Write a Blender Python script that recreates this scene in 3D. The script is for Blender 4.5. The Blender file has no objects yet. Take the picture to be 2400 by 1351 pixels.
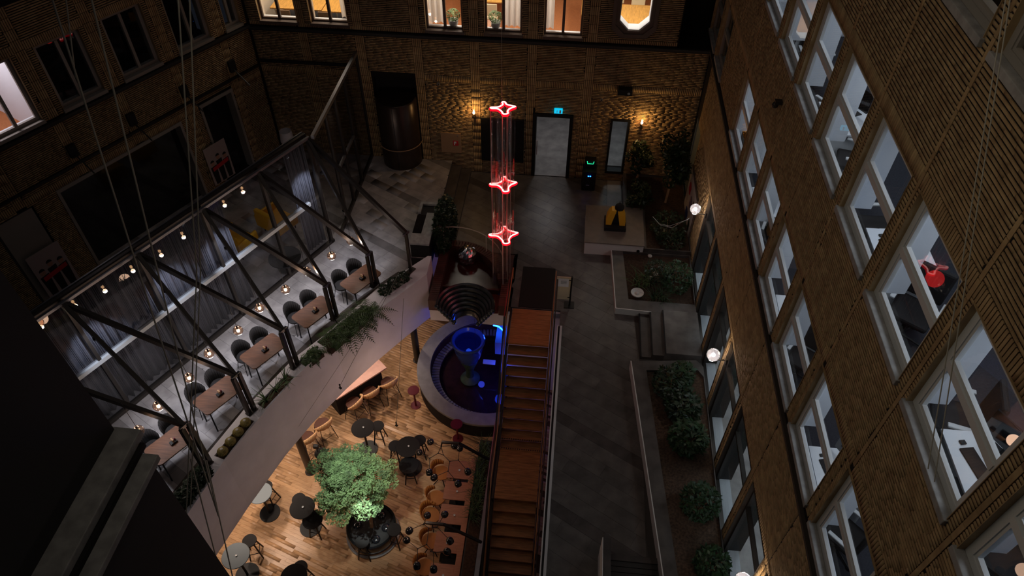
import bpy, math, random
import numpy as np
from mathutils import Vector, Matrix, noise
random.seed(7); rng = np.random.default_rng(7)
S = bpy.context.scene; COL = S.collection
pi = math.pi
# ------------------------------------------------------------------ camera, world, exposure
H = 13.6; PITCH, ROLL, YAW, FPX = 0.80278342, 0.00998276, -0.09064555, 1670.65579
_f = Vector((math.sin(YAW)*math.cos(PITCH), math.cos(YAW)*math.cos(PITCH), -math.sin(PITCH)))
_r0 = Vector((math.cos(YAW), -math.sin(YAW), 0)); _u0 = _r0.cross(_f)
_r = _r0*math.cos(ROLL)+_u0*math.sin(ROLL); _u = -_r0*math.sin(ROLL)+_u0*math.cos(ROLL)
cd = bpy.data.cameras.new('camera'); cam = bpy.data.objects.new('camera', cd); COL.objects.link(cam)
cd.sensor_width = 36; cd.lens = FPX/2400*36; cd.clip_start = 0.05; cd.clip_end = 200
cam.matrix_world = Matrix(((_r.x,_u.x,-_f.x,0),(_r.y,_u.y,-_f.y,0),(_r.z,_u.z,-_f.z,H),(0,0,0,1)))
S.camera = cam
W = bpy.data.worlds.new('night'); S.world = W; W.use_nodes = True
bg = W.node_tree.nodes['Background']; bg.inputs[0].default_value = (0.30,0.34,0.48,1); bg.inputs[1].default_value = 0.018
S.view_settings.view_transform = 'Standard'; S.view_settings.look = 'None'
S.view_settings.exposure = 0.0; S.view_settings.gamma = 1; S.view_settings.use_curve_mapping = False
def lamp(kind, loc, power, color=(1,1,1), size=.1, to=None, spot=60, blend=.6, sy=None):
    l = bpy.data.lights.new('lamp', kind); l.energy = power; l.color = color
    if kind == 'AREA':
        l.size = size
        if sy: l.shape = 'RECTANGLE'; l.size_y = sy
    else: l.shadow_soft_size = size
    if kind == 'SPOT': l.spot_size = math.radians(spot); l.spot_blend = blend
    o = bpy.data.objects.new('lamp', l); COL.objects.link(o); o.location = loc
    if to is not None: o.rotation_euler = (Vector(to)-Vector(loc)).to_track_quat('-Z','Y').to_euler()
    return o
def ray(x, y): return _r*((x-1200)/FPX) - _u*((y-675.5)/FPX) + _f
def P(x, y, z=0.):                       # world point at height z seen at pixel (x, y)
    d = ray(x, y); t = (z-H)/d.z; return Vector((d.x*t, d.y*t, z))
def PY(x, y, Y=18.05):                   # point on a plane Y = const
    d = ray(x, y); t = Y/d.y; return Vector((d.x*t, Y, H+d.z*t))
def PX(x, y, X=3.6):
    d = ray(x, y); t = X/d.x; return Vector((X, d.y*t, H+d.z*t))
def proj(p):
    v = Vector(p)-Vector((0,0,H)); z = v.dot(_f); return (1200+FPX*v.dot(_r)/z, 675.5-FPX*v.dot(_u)/z, z)
# added fill lamps without fixtures: one over the court, one toward the right wall
WARM = (1,.62,.30); COOL = (.80,.88,1.0); NEU = (1,.93,.86)
lamp('AREA', (-2.5,10,16.5), 35, (1,.88,.78), 9, (-2.5,10,0), sy=9)
lamp('AREA', (-1.5,4,13.2), 38, (1,.87,.66), 3, (3.6,6,8))
# ------------------------------------------------------------------ materials
MT = {}
def mat(name, c, rough=.6, metal=0, var=0, vscale=6, emit=None, es=0, trans=0, bump=0, bscale=60, c2=None, spec=.5, stretch=None, coat=0, alpha=1, ior=1.45, det=3):
    m = bpy.data.materials.new(name); m.use_nodes = True; nt = m.node_tree; b = nt.nodes['Principled BSDF']
    b.inputs['Base Color'].default_value = (*c,1); b.inputs['Roughness'].default_value = rough; b.inputs['Metallic'].default_value = metal
    b.inputs['Specular IOR Level'].default_value = spec; b.inputs['Transmission Weight'].default_value = trans; b.inputs['IOR'].default_value = ior
    b.inputs['Coat Weight'].default_value = coat; b.inputs['Alpha'].default_value = alpha
    if emit: b.inputs['Emission Color'].default_value = (*emit,1); b.inputs['Emission Strength'].default_value = es
    if var or bump:
        g = nt.nodes.new('ShaderNodeNewGeometry'); mp = nt.nodes.new('ShaderNodeMapping'); nt.links.new(g.outputs['Position'], mp.inputs[0])
        if stretch: mp.inputs['Scale'].default_value = stretch[:3]; mp.inputs['Rotation'].default_value = (0,0,stretch[3] if len(stretch) > 3 else 0)
    if var:
        n = nt.nodes.new('ShaderNodeTexNoise'); n.inputs['Scale'].default_value = vscale; n.inputs['Detail'].default_value = det
        r = nt.nodes.new('ShaderNodeValToRGB'); nt.links.new(mp.outputs[0], n.inputs['Vector']); nt.links.new(n.outputs['Fac'], r.inputs[0])
        k = c2 if c2 else tuple(min(1,x*(1+var)) for x in c)
        lo = c if c2 else tuple(x*(1-var) for x in c)
        r.color_ramp.elements[0].position = .32; r.color_ramp.elements[1].position = .68
        r.color_ramp.elements[0].color = (*lo,1); r.color_ramp.elements[1].color = (*k,1)
        nt.links.new(r.outputs[0], b.inputs['Base Color'])
    if bump:
        n2 = nt.nodes.new('ShaderNodeTexNoise'); n2.inputs['Scale'].default_value = bscale; bp = nt.nodes.new('ShaderNodeBump')
        bp.inputs['Strength'].default_value = bump; bp.inputs['Distance'].default_value = .01
        nt.links.new(mp.outputs[0], n2.inputs['Vector']); nt.links.new(n2.outputs['Fac'], bp.inputs['Height']); nt.links.new(bp.outputs[0], b.inputs['Normal'])
    MT[name] = m; return m
def objrand(name, amt=.35):      # tiles, bricks and planks: tone differs from piece to piece
    m = MT[name]; nt = m.node_tree; b = nt.nodes['Principled BSDF']
    src = b.inputs['Base Color'].links[0].from_socket if b.inputs['Base Color'].links else None
    at = nt.nodes.new('ShaderNodeAttribute'); at.attribute_name = 'tone'
    oi = nt.nodes.new('ShaderNodeObjectInfo')
    ad = nt.nodes.new('ShaderNodeMath'); ad.operation = 'ADD'; nt.links.new(at.outputs['Fac'], ad.inputs[0]); nt.links.new(oi.outputs['Random'], ad.inputs[1])
    fr = nt.nodes.new('ShaderNodeMath'); fr.operation = 'FRACT'; nt.links.new(ad.outputs[0], fr.inputs[0])
    mr = nt.nodes.new('ShaderNodeMapRange'); nt.links.new(fr.outputs[0], mr.inputs[0]); mr.inputs[3].default_value = 1-amt; mr.inputs[4].default_value = 1+amt
    vm = nt.nodes.new('ShaderNodeVectorMath'); vm.operation = 'SCALE'
    if src: nt.links.new(src, vm.inputs[0])
    else: vm.inputs[0].default_value = b.inputs['Base Color'].default_value[:3]
    nt.links.new(mr.outputs[0], vm.inputs['Scale']); nt.links.new(vm.outputs[0], b.inputs['Base Color'])
mat('brick', (.34,.215,.105), .8, var=1, vscale=5, c2=(.48,.335,.17), bump=.12, bscale=60); objrand('brick', .15)
mat('mortar', (.008,.005,.004), .95)
mat('stone', (.105,.094,.088), .42, var=.3, vscale=3.2, bump=.15, bscale=25, det=6); objrand('stone', .16)
mat('stone_dark', (.075,.064,.060), .42, var=.3, vscale=3.2, det=6); objrand('stone_dark', .15)
mat('stone_pale', (.40,.37,.36), .45, var=.25, vscale=3.2, det=6); objrand('stone_pale', .15)
mat('stone_pale_dark', (.22,.20,.195), .45, var=.2, vscale=3.2, det=6); objrand('stone_pale_dark', .12)
mat('plinth_top', (.19,.155,.13), .6, var=.1)
mat('grout', (.075,.068,.064), .9)
mat('plank', (.54,.30,.15), .33, var=1, vscale=5, c2=(.68,.42,.23), stretch=(1.2,9,1,.45)); objrand('plank', .10)
mat('plank_gap', (.12,.055,.02), .8)
mat('white_paint', (.72,.70,.75), .6, var=.06, vscale=2)
mat('frame_white', (.62,.63,.63), .45)
mat('frame_brown', (.12,.085,.07), .5)
mat('frame_dim', (.30,.27,.24), .5)
mat('sill', (.33,.32,.31), .6, var=.2, vscale=8)
mat('room_white', (.72,.75,.80), .7)
mat('room_warm', (.80,.70,.58), .7)
mat('black', (.006,.006,.007), .5)
mat('black_gloss', (.010,.010,.012), .12, coat=.5)
mat('black_matt', (.012,.010,.010), .8)
mat('steel', (.055,.046,.040), .38, metal=.5)
mat('steel_grey', (.26,.26,.28), .35, metal=.7)
mat('chrome', (.85,.85,.88), .16, metal=1)
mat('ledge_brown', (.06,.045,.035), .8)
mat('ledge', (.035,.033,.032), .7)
mat('carpet', (.035,.036,.045), .95, var=.2, vscale=40)
mat('carpet_orange', (.40,.15,.055), .95, var=.1, vscale=30)
mat('desk_white', (.75,.77,.80), .35)
mat('table_yellow', (.60,.32,.08), .4, var=.18, vscale=5, stretch=(6,1,1))
mat('table_wood', (.105,.045,.022), .42, var=.25, vscale=4, stretch=(1,8,1,.5))
mat('table_pink', (.40,.17,.10), .4, var=.15, vscale=5, stretch=(1,8,1))
mat('tread_wood_neonlit', (.40,.15,.05), .38, var=.25, vscale=4, stretch=(1,9,1))  # tread wood made lighter and redder, neon light put into its colour
mat('rail_wood', (.34,.15,.06), .4)
mat('tread_wood', (.27,.12,.045), .38, var=.3, vscale=4, stretch=(1,9,1))
mat('chair_orange', (.46,.17,.035), .5)
mat('chair_light', (.80,.48,.24), .5)
mat('chair_seat', (.10,.035,.02), .6)
mat('counter', (.62,.36,.30), .4, var=.08)
mat('curtain', (.30,.30,.34), .85)
mat('curtain_white', (.78,.76,.74), .85)
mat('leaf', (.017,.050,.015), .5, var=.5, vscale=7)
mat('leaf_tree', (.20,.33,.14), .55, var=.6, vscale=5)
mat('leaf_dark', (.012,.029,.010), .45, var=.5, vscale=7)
mat('fern', (.05,.095,.026), .5, var=.4, vscale=9)
mat('grass', (.045,.085,.03), .55, var=.5, vscale=8)
mat('soil', (.05,.025,.014), .95, var=.4, vscale=18, bump=.5)
mat('bark_mulch', (.085,.052,.034), .95, var=.4, vscale=22, bump=.6)
mat('cactus', (.34,.27,.09), .7, var=.25, vscale=20)
mat('pebble', (.62,.57,.52), .7)
mat('bronze', (.06,.072,.078), .26, metal=.6, var=.35, vscale=6)
mat('bowl_blue', (.05,.09,.30), .22, coat=.6)
mat('bowl_base', (.05,.085,.06), .5, var=.3)
mat('basin_brick', (.075,.025,.018), .6, var=.3)
mat('basin_wet', (.045,.012,.009), .25)
mat('coping', (.26,.25,.26), .55, var=.12, vscale=5)
mat('yellow', (.80,.42,.02), .5)
mat('paper', (.80,.80,.82), .7)
mat('board', (.72,.60,.40), .6)
mat('tan', (.36,.22,.12), .6)
mat('red_print', (.55,.02,.03), .6)
mat('cord_white', (.5,.5,.5), .5)
mat('cable', (.46,.43,.36), .5)
mat('wine', (.13,.006,.018), .45)
mat('skin_print', (.45,.25,.18), .7)
mat('metal_drum', (.045,.030,.024), .3, metal=.4, var=.2, vscale=2)
mat('bluegrey', (.15,.18,.20), .6)
mat('kerb_white', (.70,.68,.66), .5)
mat('art', (.5,.3,.25), .6, var=1, vscale=4, c2=(.08,.10,.22))
mat('glow_red', (.9,.05,.05), .4, emit=(1,.0,.012), es=1.5)
mat('glow_core', (.9,.3,.3), .4, emit=(1,.36,.33), es=3.0)
mat('glow_blue', (.02,.1,.9), .4, emit=(.01,.12,1), es=14)
mat('glow_cyan', (.1,.6,.8), .4, emit=(.0,.50,.80), es=1.1)
mat('glow_green', (.1,.8,.5), .4, emit=(.02,.8,.35), es=1.5)
mat('glow_bulb', (1,.8,.6), .4, emit=(1,.70,.42), es=9)
mat('glow_bulb_white', (1,1,1), .4, emit=(1,.94,.98), es=22)
mat('glow_sconce', (1,.7,.4), .4, emit=(1,.70,.36), es=26)
mat('glow_panel', (1,1,1), .4, emit=(.85,.92,1), es=3)
mat('glow_screen', (.1,.1,.1), .3, emit=(.35,.55,.9), es=1.2)
def glass(name, tint=(1,1,1), f=1.0, ior=1.5, rough=0.0, milk=0):
    m = bpy.data.materials.new(name); m.use_nodes = True; nt = m.node_tree; nt.nodes.remove(nt.nodes['Principled BSDF'])
    t = nt.nodes.new('ShaderNodeBsdfTransparent'); t.inputs[0].default_value = (*tint,1)
    g = nt.nodes.new('ShaderNodeBsdfGlossy'); g.inputs['Roughness'].default_value = rough
    ge = nt.nodes.new('ShaderNodeNewGeometry'); dp = nt.nodes.new('ShaderNodeVectorMath'); dp.operation = 'DOT_PRODUCT'
    nt.links.new(ge.outputs['Incoming'], dp.inputs[0]); nt.links.new(ge.outputs['Normal'], dp.inputs[1])
    def mth(op, a, b=None, cl=False):
        q = nt.nodes.new('ShaderNodeMath'); q.operation = op; q.use_clamp = cl
        for i, v in enumerate((a,b)):
            if v is None: continue
            if isinstance(v,(int,float)): q.inputs[i].default_value = v
            else: nt.links.new(v, q.inputs[i])
        return q.outputs[0]
    r0 = ((ior-1)/(ior+1))**2
    fr = mth('ADD', mth('MULTIPLY', mth('POWER', mth('SUBTRACT', 1, mth('ABSOLUTE', dp.outputs['Value']), True), 5), 1-r0), r0)
    mu = nt.nodes.new('ShaderNodeMath'); mu.operation = 'MULTIPLY'; mu.inputs[1].default_value = f; mu.use_clamp = True; nt.links.new(fr, mu.inputs[0])
    if milk:
        df = nt.nodes.new('ShaderNodeBsdfTranslucent'); df.inputs[0].default_value = (.8,.78,.78,1); ad = nt.nodes.new('ShaderNodeMixShader'); ad.inputs[0].default_value = milk
        nt.links.new(t.outputs[0], ad.inputs[1]); nt.links.new(df.outputs[0], ad.inputs[2]); t = ad
    mx = nt.nodes.new('ShaderNodeMixShader'); nt.links.new(mu.outputs[0], mx.inputs[0]); nt.links.new(t.outputs[0], mx.inputs[1]); nt.links.new(g.outputs[0], mx.inputs[2])
    nt.links.new(mx.outputs[0], nt.nodes['Material Output'].inputs[0]); MT[name] = m
glass('glass', (.95,.97,.97)); glass('glass_smoke', (.62,.62,.64), 1.3); glass('acrylic', (.95,.92,.92), 1.8, 1.45, .05, .012)
mat('acrylic_glint', (.62,.50,.44), .25)  # pale colour stands in for light caught along the acrylic
glass('globe_glass', (1,.80,.66), 2.6); glass('globe_clear', (.97,.97,1), 3.0, 1.5, .0, .34); glass('water_thin', (.55,.5,.6), 1.6, 1.33)
def cloth(name, c):                      # thin fabric: lit from behind as well as from the front
    m = bpy.data.materials.new(name); m.use_nodes = True; nt = m.node_tree; nt.nodes.remove(nt.nodes['Principled BSDF'])
    d = nt.nodes.new('ShaderNodeBsdfDiffuse'); t = nt.nodes.new('ShaderNodeBsdfTranslucent'); x = nt.nodes.new('ShaderNodeMixShader'); x.inputs[0].default_value = .5
    d.inputs[0].default_value = (*c,1); t.inputs[0].default_value = (*c,1); nt.links.new(d.outputs[0], x.inputs[1]); nt.links.new(t.outputs[0], x.inputs[2]); nt.links.new(x.outputs[0], nt.nodes['Material Output'].inputs[0]); MT[name] = m
cloth('curtain_white', (.80,.77,.74))
# ------------------------------------------------------------------ mesh helpers
def V(*a): return Vector(a)
class MB:
    def __init__(s): s.v = []; s.f = []
    def quad(s, a, b, c, d):
        n = len(s.v); s.v += [tuple(a),tuple(b),tuple(c),tuple(d)]; s.f.append((n,n+1,n+2,n+3)); return s
    def poly(s, pts):
        n = len(s.v); s.v += [tuple(p) for p in pts]; s.f.append(tuple(range(n, n+len(pts)))); return s
    def hexa(s, p):                      # 8 points: bottom ring 0-3, top ring 4-7
        n = len(s.v); s.v += [tuple(q) for q in p]
        s.f += [(n+3,n+2,n+1,n),(n+4,n+5,n+6,n+7),(n,n+1,n+5,n+4),(n+1,n+2,n+6,n+5),(n+2,n+3,n+7,n+6),(n+3,n,n+4,n+7)]; return s
    def box(s, x0, x1, y0, y1, z0, z1, rot=0, c=None):
        p = [(x0,y0),(x1,y0),(x1,y1),(x0,y1)]
        if rot:
            cx, cy = c if c else ((x0+x1)/2,(y0+y1)/2); k, q = math.cos(rot), math.sin(rot)
            p = [(cx+(a-cx)*k-(b-cy)*q, cy+(a-cx)*q+(b-cy)*k) for a,b in p]
        return s.hexa([(a,b,z0) for a,b in p]+[(a,b,z1) for a,b in p])
    def cbox(s, c, sx, sy, sz, rot=0): return s.box(c[0]-sx/2,c[0]+sx/2,c[1]-sy/2,c[1]+sy/2,c[2]-sz/2,c[2]+sz/2,rot)
    def prism(s, pts, z0, z1):
        a = sum(pts[i][0]*pts[(i+1)%len(pts)][1]-pts[(i+1)%len(pts)][0]*pts[i][1] for i in range(len(pts)))
        if a < 0: pts = pts[::-1]
        n = len(s.v); k = len(pts); s.v += [(p[0],p[1],z0) for p in pts]+[(p[0],p[1],z1) for p in pts]
        s.f.append(tuple(range(n+k-1,n-1,-1))); s.f.append(tuple(range(n+k,n+2*k)))
        for i in range(k): j = (i+1)%k; s.f.append((n+i,n+j,n+k+j,n+k+i))
        return s
    def cyl(s, a, b, r0, r1=None, n=12, cap=True):
        a = Vector(a); b = Vector(b); r1 = r0 if r1 is None else r1
        d = (b-a).normalized(); t = d.orthogonal().normalized(); w = d.cross(t); k = len(s.v)
        for c, r in ((a,r0),(b,r1)):
            for i in range(n): q = 2*pi*i/n; s.v.append(tuple(c+t*(r*math.cos(q))+w*(r*math.sin(q))))
        for i in range(n): j = (i+1)%n; s.f.append((k+i,k+j,k+n+j,k+n+i))
        if cap: s.f.append(tuple(range(k+n-1,k-1,-1))); s.f.append(tuple(range(k+n,k+2*n)))
        return s
    def bar(s, a, b, w, h):              # rectangular beam
        a = Vector(a); b = Vector(b); d = (b-a).normalized(); sd = d.cross(V(0,0,1))
        sd = V(1,0,0) if sd.length < 1e-3 else sd.normalized(); up = sd.cross(d)
        o = [sd*(-w/2)-up*(h/2), sd*(w/2)-up*(h/2), sd*(w/2)+up*(h/2), sd*(-w/2)+up*(h/2)]
        return s.hexa([a+q for q in o]+[b+q for q in o])
    def tube(s, pts, r, n=8, closed=False):
        pts = [Vector(p) for p in pts]; N = len(pts); k = len(s.v); up = None
        for i, p in enumerate(pts):
            d = (pts[(i+1)%N]-pts[i-1]) if closed else (pts[min(i+1,N-1)]-pts[max(i-1,0)])
            d.normalize()
            t = d.orthogonal().normalized() if up is None else (up-d*up.dot(d)).normalized()
            up = t; w = d.cross(t)
            for j in range(n): q = 2*pi*j/n; s.v.append(tuple(p+t*(r*math.cos(q))+w*(r*math.sin(q))))
        for i in range(N if closed else N-1):
            for j in range(n):
                a = k+i*n+j; b = k+i*n+(j+1)%n; c = k+((i+1)%N)*n+(j+1)%n; d = k+((i+1)%N)*n+j; s.f.append((a,b,c,d))
        if not closed: s.f.append(tuple(range(k+n-1,k-1,-1))); s.f.append(tuple(range(k+(N-1)*n,k+N*n)))
        return s
    def lathe(s, prof, c=(0,0,0), n=24, a0=0, a1=2*pi):    # prof: (r, z) list
        full = abs(a1-a0-2*pi) < 1e-6; m = n if full else n+1; k = len(s.v); c = Vector(c)
        for r, z in prof:
            for i in range(m): q = a0+(a1-a0)*i/n; s.v.append((c.x+r*math.cos(q), c.y+r*math.sin(q), c.z+z))
        for a in range(len(prof)-1):
            for i in range(n): j = (i+1)%m if full else i+1; s.f.append((k+a*m+i,k+a*m+j,k+(a+1)*m+j,k+(a+1)*m+i))
        return s
    def ball(s, c, r, n=12, sz=1):
        return s.lathe([(max(1e-4,r*math.sin(pi*i/n)), -r*sz*math.cos(pi*i/n)) for i in range(n+1)], c, n*2 if n < 12 else 20)
    def build(s, name, m, parent=None, world=False, smooth=False, kind=None, bevel=0, label=None):
        me = bpy.data.meshes.new(name); me.from_pydata(s.v, [], s.f); me.materials.append(MT[m]); me.update()
        if smooth: me.polygons.foreach_set('use_smooth', [True]*len(me.polygons)); 
        if smooth: me.set_sharp_from_angle(angle=math.radians(40))
        o = bpy.data.objects.new(name, me); COL.objects.link(o)
        if parent is not None:
            o.parent = parent
            if world: o.matrix_parent_inverse = wm(parent).inverted()
        if kind: o['kind'] = kind
        if label: o['label'] = label
        if bevel:
            b = o.modifiers.new('bevel','BEVEL'); b.width = bevel; b.segments = 2; b.limit_method = 'ANGLE'
        return o
def wm(o):
    m = Matrix.Translation(o.location) @ o.rotation_euler.to_matrix().to_4x4()
    return (wm(o.parent) @ o.matrix_parent_inverse @ m) if o.parent else m
def thing(name, label, cat, loc=(0,0,0), rz=0, group=None, kind=None):
    o = bpy.data.objects.new(name, None); COL.objects.link(o); o.empty_display_size = .1
    o.location = loc; o.rotation_euler = (0,0,rz); o['label'] = label; o['category'] = cat
    if group: o['group'] = group
    if kind: o['kind'] = kind
    return o
def tag(o, label, cat, group=None, kind=None):
    o['label'] = label; o['category'] = cat
    if group: o['group'] = group
    if kind: o['kind'] = kind
    return o
def struct(name, label=None):
    o = bpy.data.objects.new(name, None); COL.objects.link(o); o['kind'] = 'structure'
    if label: o['label'] = label
    return o
def dup(root, loc, rz=0, label=None, group=None, scale=None):
    r = root.copy(); COL.objects.link(r); r.location = loc; r.rotation_euler = (0,0,rz)
    if label: r['label'] = label
    if group: r['group'] = group
    if scale: r.scale = (scale,)*3
    for ch in list(root.children):
        c = ch.copy(); COL.objects.link(c); c.parent = r
        for g in ch.children:
            d = g.copy(); COL.objects.link(d); d.parent = c
    return r
# joined boxes with 5 faces from arrays (bricks, tiles, planks too many to keep apart)
def fast_boxes(name, C, m, parent=None, kind='stuff', tone=True):
    # C: (N,8,3) corners, back ring 0-3, front ring 4-7
    N = len(C); me = bpy.data.meshes.new(name)
    if N:
        f = np.array([[4,5,6,7],[0,1,5,4],[1,2,6,5],[2,3,7,6],[3,0,4,7]])
        idx = (f[None]+8*np.arange(N)[:,None,None]).reshape(-1)
        me.vertices.add(N*8); me.vertices.foreach_set('co', np.asarray(C, dtype=np.float32).reshape(-1))
        me.loops.add(len(idx)); me.loops.foreach_set('vertex_index', idx.astype(np.int32))
        me.polygons.add(N*5); me.polygons.foreach_set('loop_start', np.arange(0, N*20, 4, dtype=np.int32))
        me.update(calc_edges=True)
        a = me.attributes.new('tone','FLOAT','FACE'); a.data.foreach_set('value', np.repeat(rng.random(N),5).astype(np.float32))
    me.materials.append(MT[m]); me.validate()
    o = bpy.data.objects.new(name, me); COL.objects.link(o); o.parent = parent; o['kind'] = kind; return o
UNIT = {}
def unit_mesh(m):
    if m not in UNIT:
        me = bpy.data.meshes.new('piece')
        me.from_pydata([(0,0,0),(1,0,0),(1,1,0),(0,1,0),(0,0,1),(1,0,1),(1,1,1),(0,1,1)], [], [(4,5,6,7),(0,1,5,4),(1,2,6,5),(2,3,7,6),(3,0,4,7)])
        me.materials.append(MT[m]); UNIT[m] = me
    return UNIT[m]
def pieces(name, plural, L, O, U, Vv, N, mats, parent, keep=300):
    """L: list of (u0,u1,v0,v1,h,matidx) on frame O + u*U + v*V + h*N. Largest in view become objects, the rest one part."""
    if not L: return
    A = np.array([l[:5] for l in L]); mi = np.array([int(l[5]) for l in L])
    O, U, Vv, N = (np.array(q, float) for q in (O,U,Vv,N))
    u0,u1,v0,v1,h = A.T; cc = O+((u0+u1)/2)[:,None]*U+((v0+v1)/2)[:,None]*Vv
    d = cc-np.array([0,0,H]); z = d@np.array(_f); x = d@np.array(_r)/z*FPX; y = d@np.array(_u)/z*FPX
    inv = (z > .1)&(abs(x) < 1190)&(abs(y) < 668)
    size = (u1-u0)*(v1-v0)*np.abs(d@N)/np.maximum(z,.1)**3
    size[~inv] = 0
    order = np.argsort(-size); big = [i for i in order[:keep] if size[i] > 0]; bs = set(big)
    def corners(i):
        a = O+U*u0[i]; q = []
        for hh in (-.004, h[i]):
            for uu, vv in ((u0[i],v0[i]),(u1[i],v0[i]),(u1[i],v1[i]),(u0[i],v1[i])): q.append(O+U*uu+Vv*vv+N*hh)
        return q
    flip = np.dot(np.cross(U,Vv),N) < 0
    R = Matrix(((U[0],Vv[0],N[0]),(U[1],Vv[1],N[1]),(U[2],Vv[2],N[2]))).to_4x4()
    for i in big:
        o = bpy.data.objects.new(name, unit_mesh(mats[mi[i]])); COL.objects.link(o)
        b = O+U*u0[i]+Vv*v0[i]-N*.004
        M = Matrix.Translation(b) @ R @ Matrix.Diagonal((u1[i]-u0[i], v1[i]-v0[i], h[i]+.004, 1))
        o.parent = parent; o.matrix_basis = M if not flip else M
    for k, mm in enumerate(mats):
        r = [corners(i) for i in range(len(L)) if i not in bs and mi[i] == k]
        if r: fast_boxes(plural, np.array(r), mm, parent)
# ------------------------------------------------------------------ brick wall layout
def panel_wall(o, O, U, N, u0, u1, z0, z1, openings, thick, mname, back='mortar'):
    us = sorted({u0,u1,*[q for w in openings for q in w[:2] if u0 < q < u1]}); zs = sorted({z0,z1,*[q for w in openings for q in w[2:4] if z0 < q < z1]})
    b = MB()
    for i in range(len(us)-1):
        for j in range(len(zs)-1):
            cu, cz = (us[i]+us[i+1])/2, (zs[j]+zs[j+1])/2
            if any(w[0] < cu < w[1] and w[2] < cz < w[3] for w in openings): continue
            a = O+U*us[i]; c = O+U*us[i+1]; t = N*(-thick)
            b.hexa([V(a.x,a.y,zs[j]),V(c.x,c.y,zs[j]),V(c.x,c.y,zs[j])+t,V(a.x,a.y,zs[j])+t,V(a.x,a.y,zs[j+1]),V(c.x,c.y,zs[j+1]),V(c.x,c.y,zs[j+1])+t,V(a.x,a.y,zs[j+1])+t])
    return b.build(mname, back, o)
CO, JT, BL = .049, .012, .24
def lining(par, O, U, N, ops, m='brick', t=.05):
    b = MB()
    for w in ops:
        for a0,a1,c0,c1 in ((w[0]-.002,w[0]+.006,w[2],w[3]),(w[1]-.006,w[1]+.002,w[2],w[3]),(w[0],w[1],w[3]-.006,w[3]+.002)):
            p = [O+U*a0+N*.02,O+U*a1+N*.02,O+U*a1-N*t,O+U*a0-N*t]; b.hexa([V(q.x,q.y,c0) for q in p]+[V(q.x,q.y,c1) for q in p])
    b.build('brick_lining', m, par)
def bond(L, u0, u1, z0, z1, openings, mode='H', bl=BL):
    if mode == 'H' and u1-u0 > .3: u0 += .004; u1 -= .004
    def put(a, b, c, d):
        segs = [(a,b)]
        for w in openings:
            if d > w[2]+.02 and c < w[3]-.02:
                ns = []
                for p, q in segs:
                    if q <= w[0] or p >= w[1]: ns.append((p,q)); continue
                    if p < w[0]-.03: ns.append((p,w[0]))
                    if q > w[1]+.03: ns.append((w[1],q))
                segs = ns
        for p, q in segs:
            if q-p > .02 and d-c > .02: L.append((p,q,c,d,.0085+random.random()*.0015,0))
    if mode == 'H':
        n = max(1,round((z1-z0)/CO)); h = (z1-z0)/n
        for i in range(n):
            u = u0-random.random()*bl
            while u < u1:
                w_ = bl*random.choice((1,1,1,.5,.75)); a, b = max(u,u0), min(u+w_-.0015,u1)
                if b-a > .03: put(a,b-.001,z0+i*h+.012,z0+(i+1)*h-.009)
                u += w_
    elif mode == 'S':                     # soldier course
        n = max(1,round((u1-u0)/CO)); w = (u1-u0)/n
        for i in range(n): put(u0+i*w+JT*.5,u0+(i+1)*w-JT*.5,z0+.006,z1-.006)
    elif mode == 'V':                     # columns of upright bricks
        n = max(1,round((u1-u0)/CO)); w = (u1-u0)/n; m = max(1,round((z1-z0)/bl)); h = (z1-z0)/m
        for i in range(n):
            for j in range(m): put(u0+i*w+JT*.5,u0+(i+1)*w-JT*.5,z0+j*h+.005,z0+(j+1)*h-.005)
    elif mode == 'P':                     # short stacked headers
        n = max(1,round((z1-z0)/CO)); h = (z1-z0)/n
        for i in range(n): put(u0+.005,u1-.005,z0+i*h+.012,z0+(i+1)*h-.009)
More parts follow.
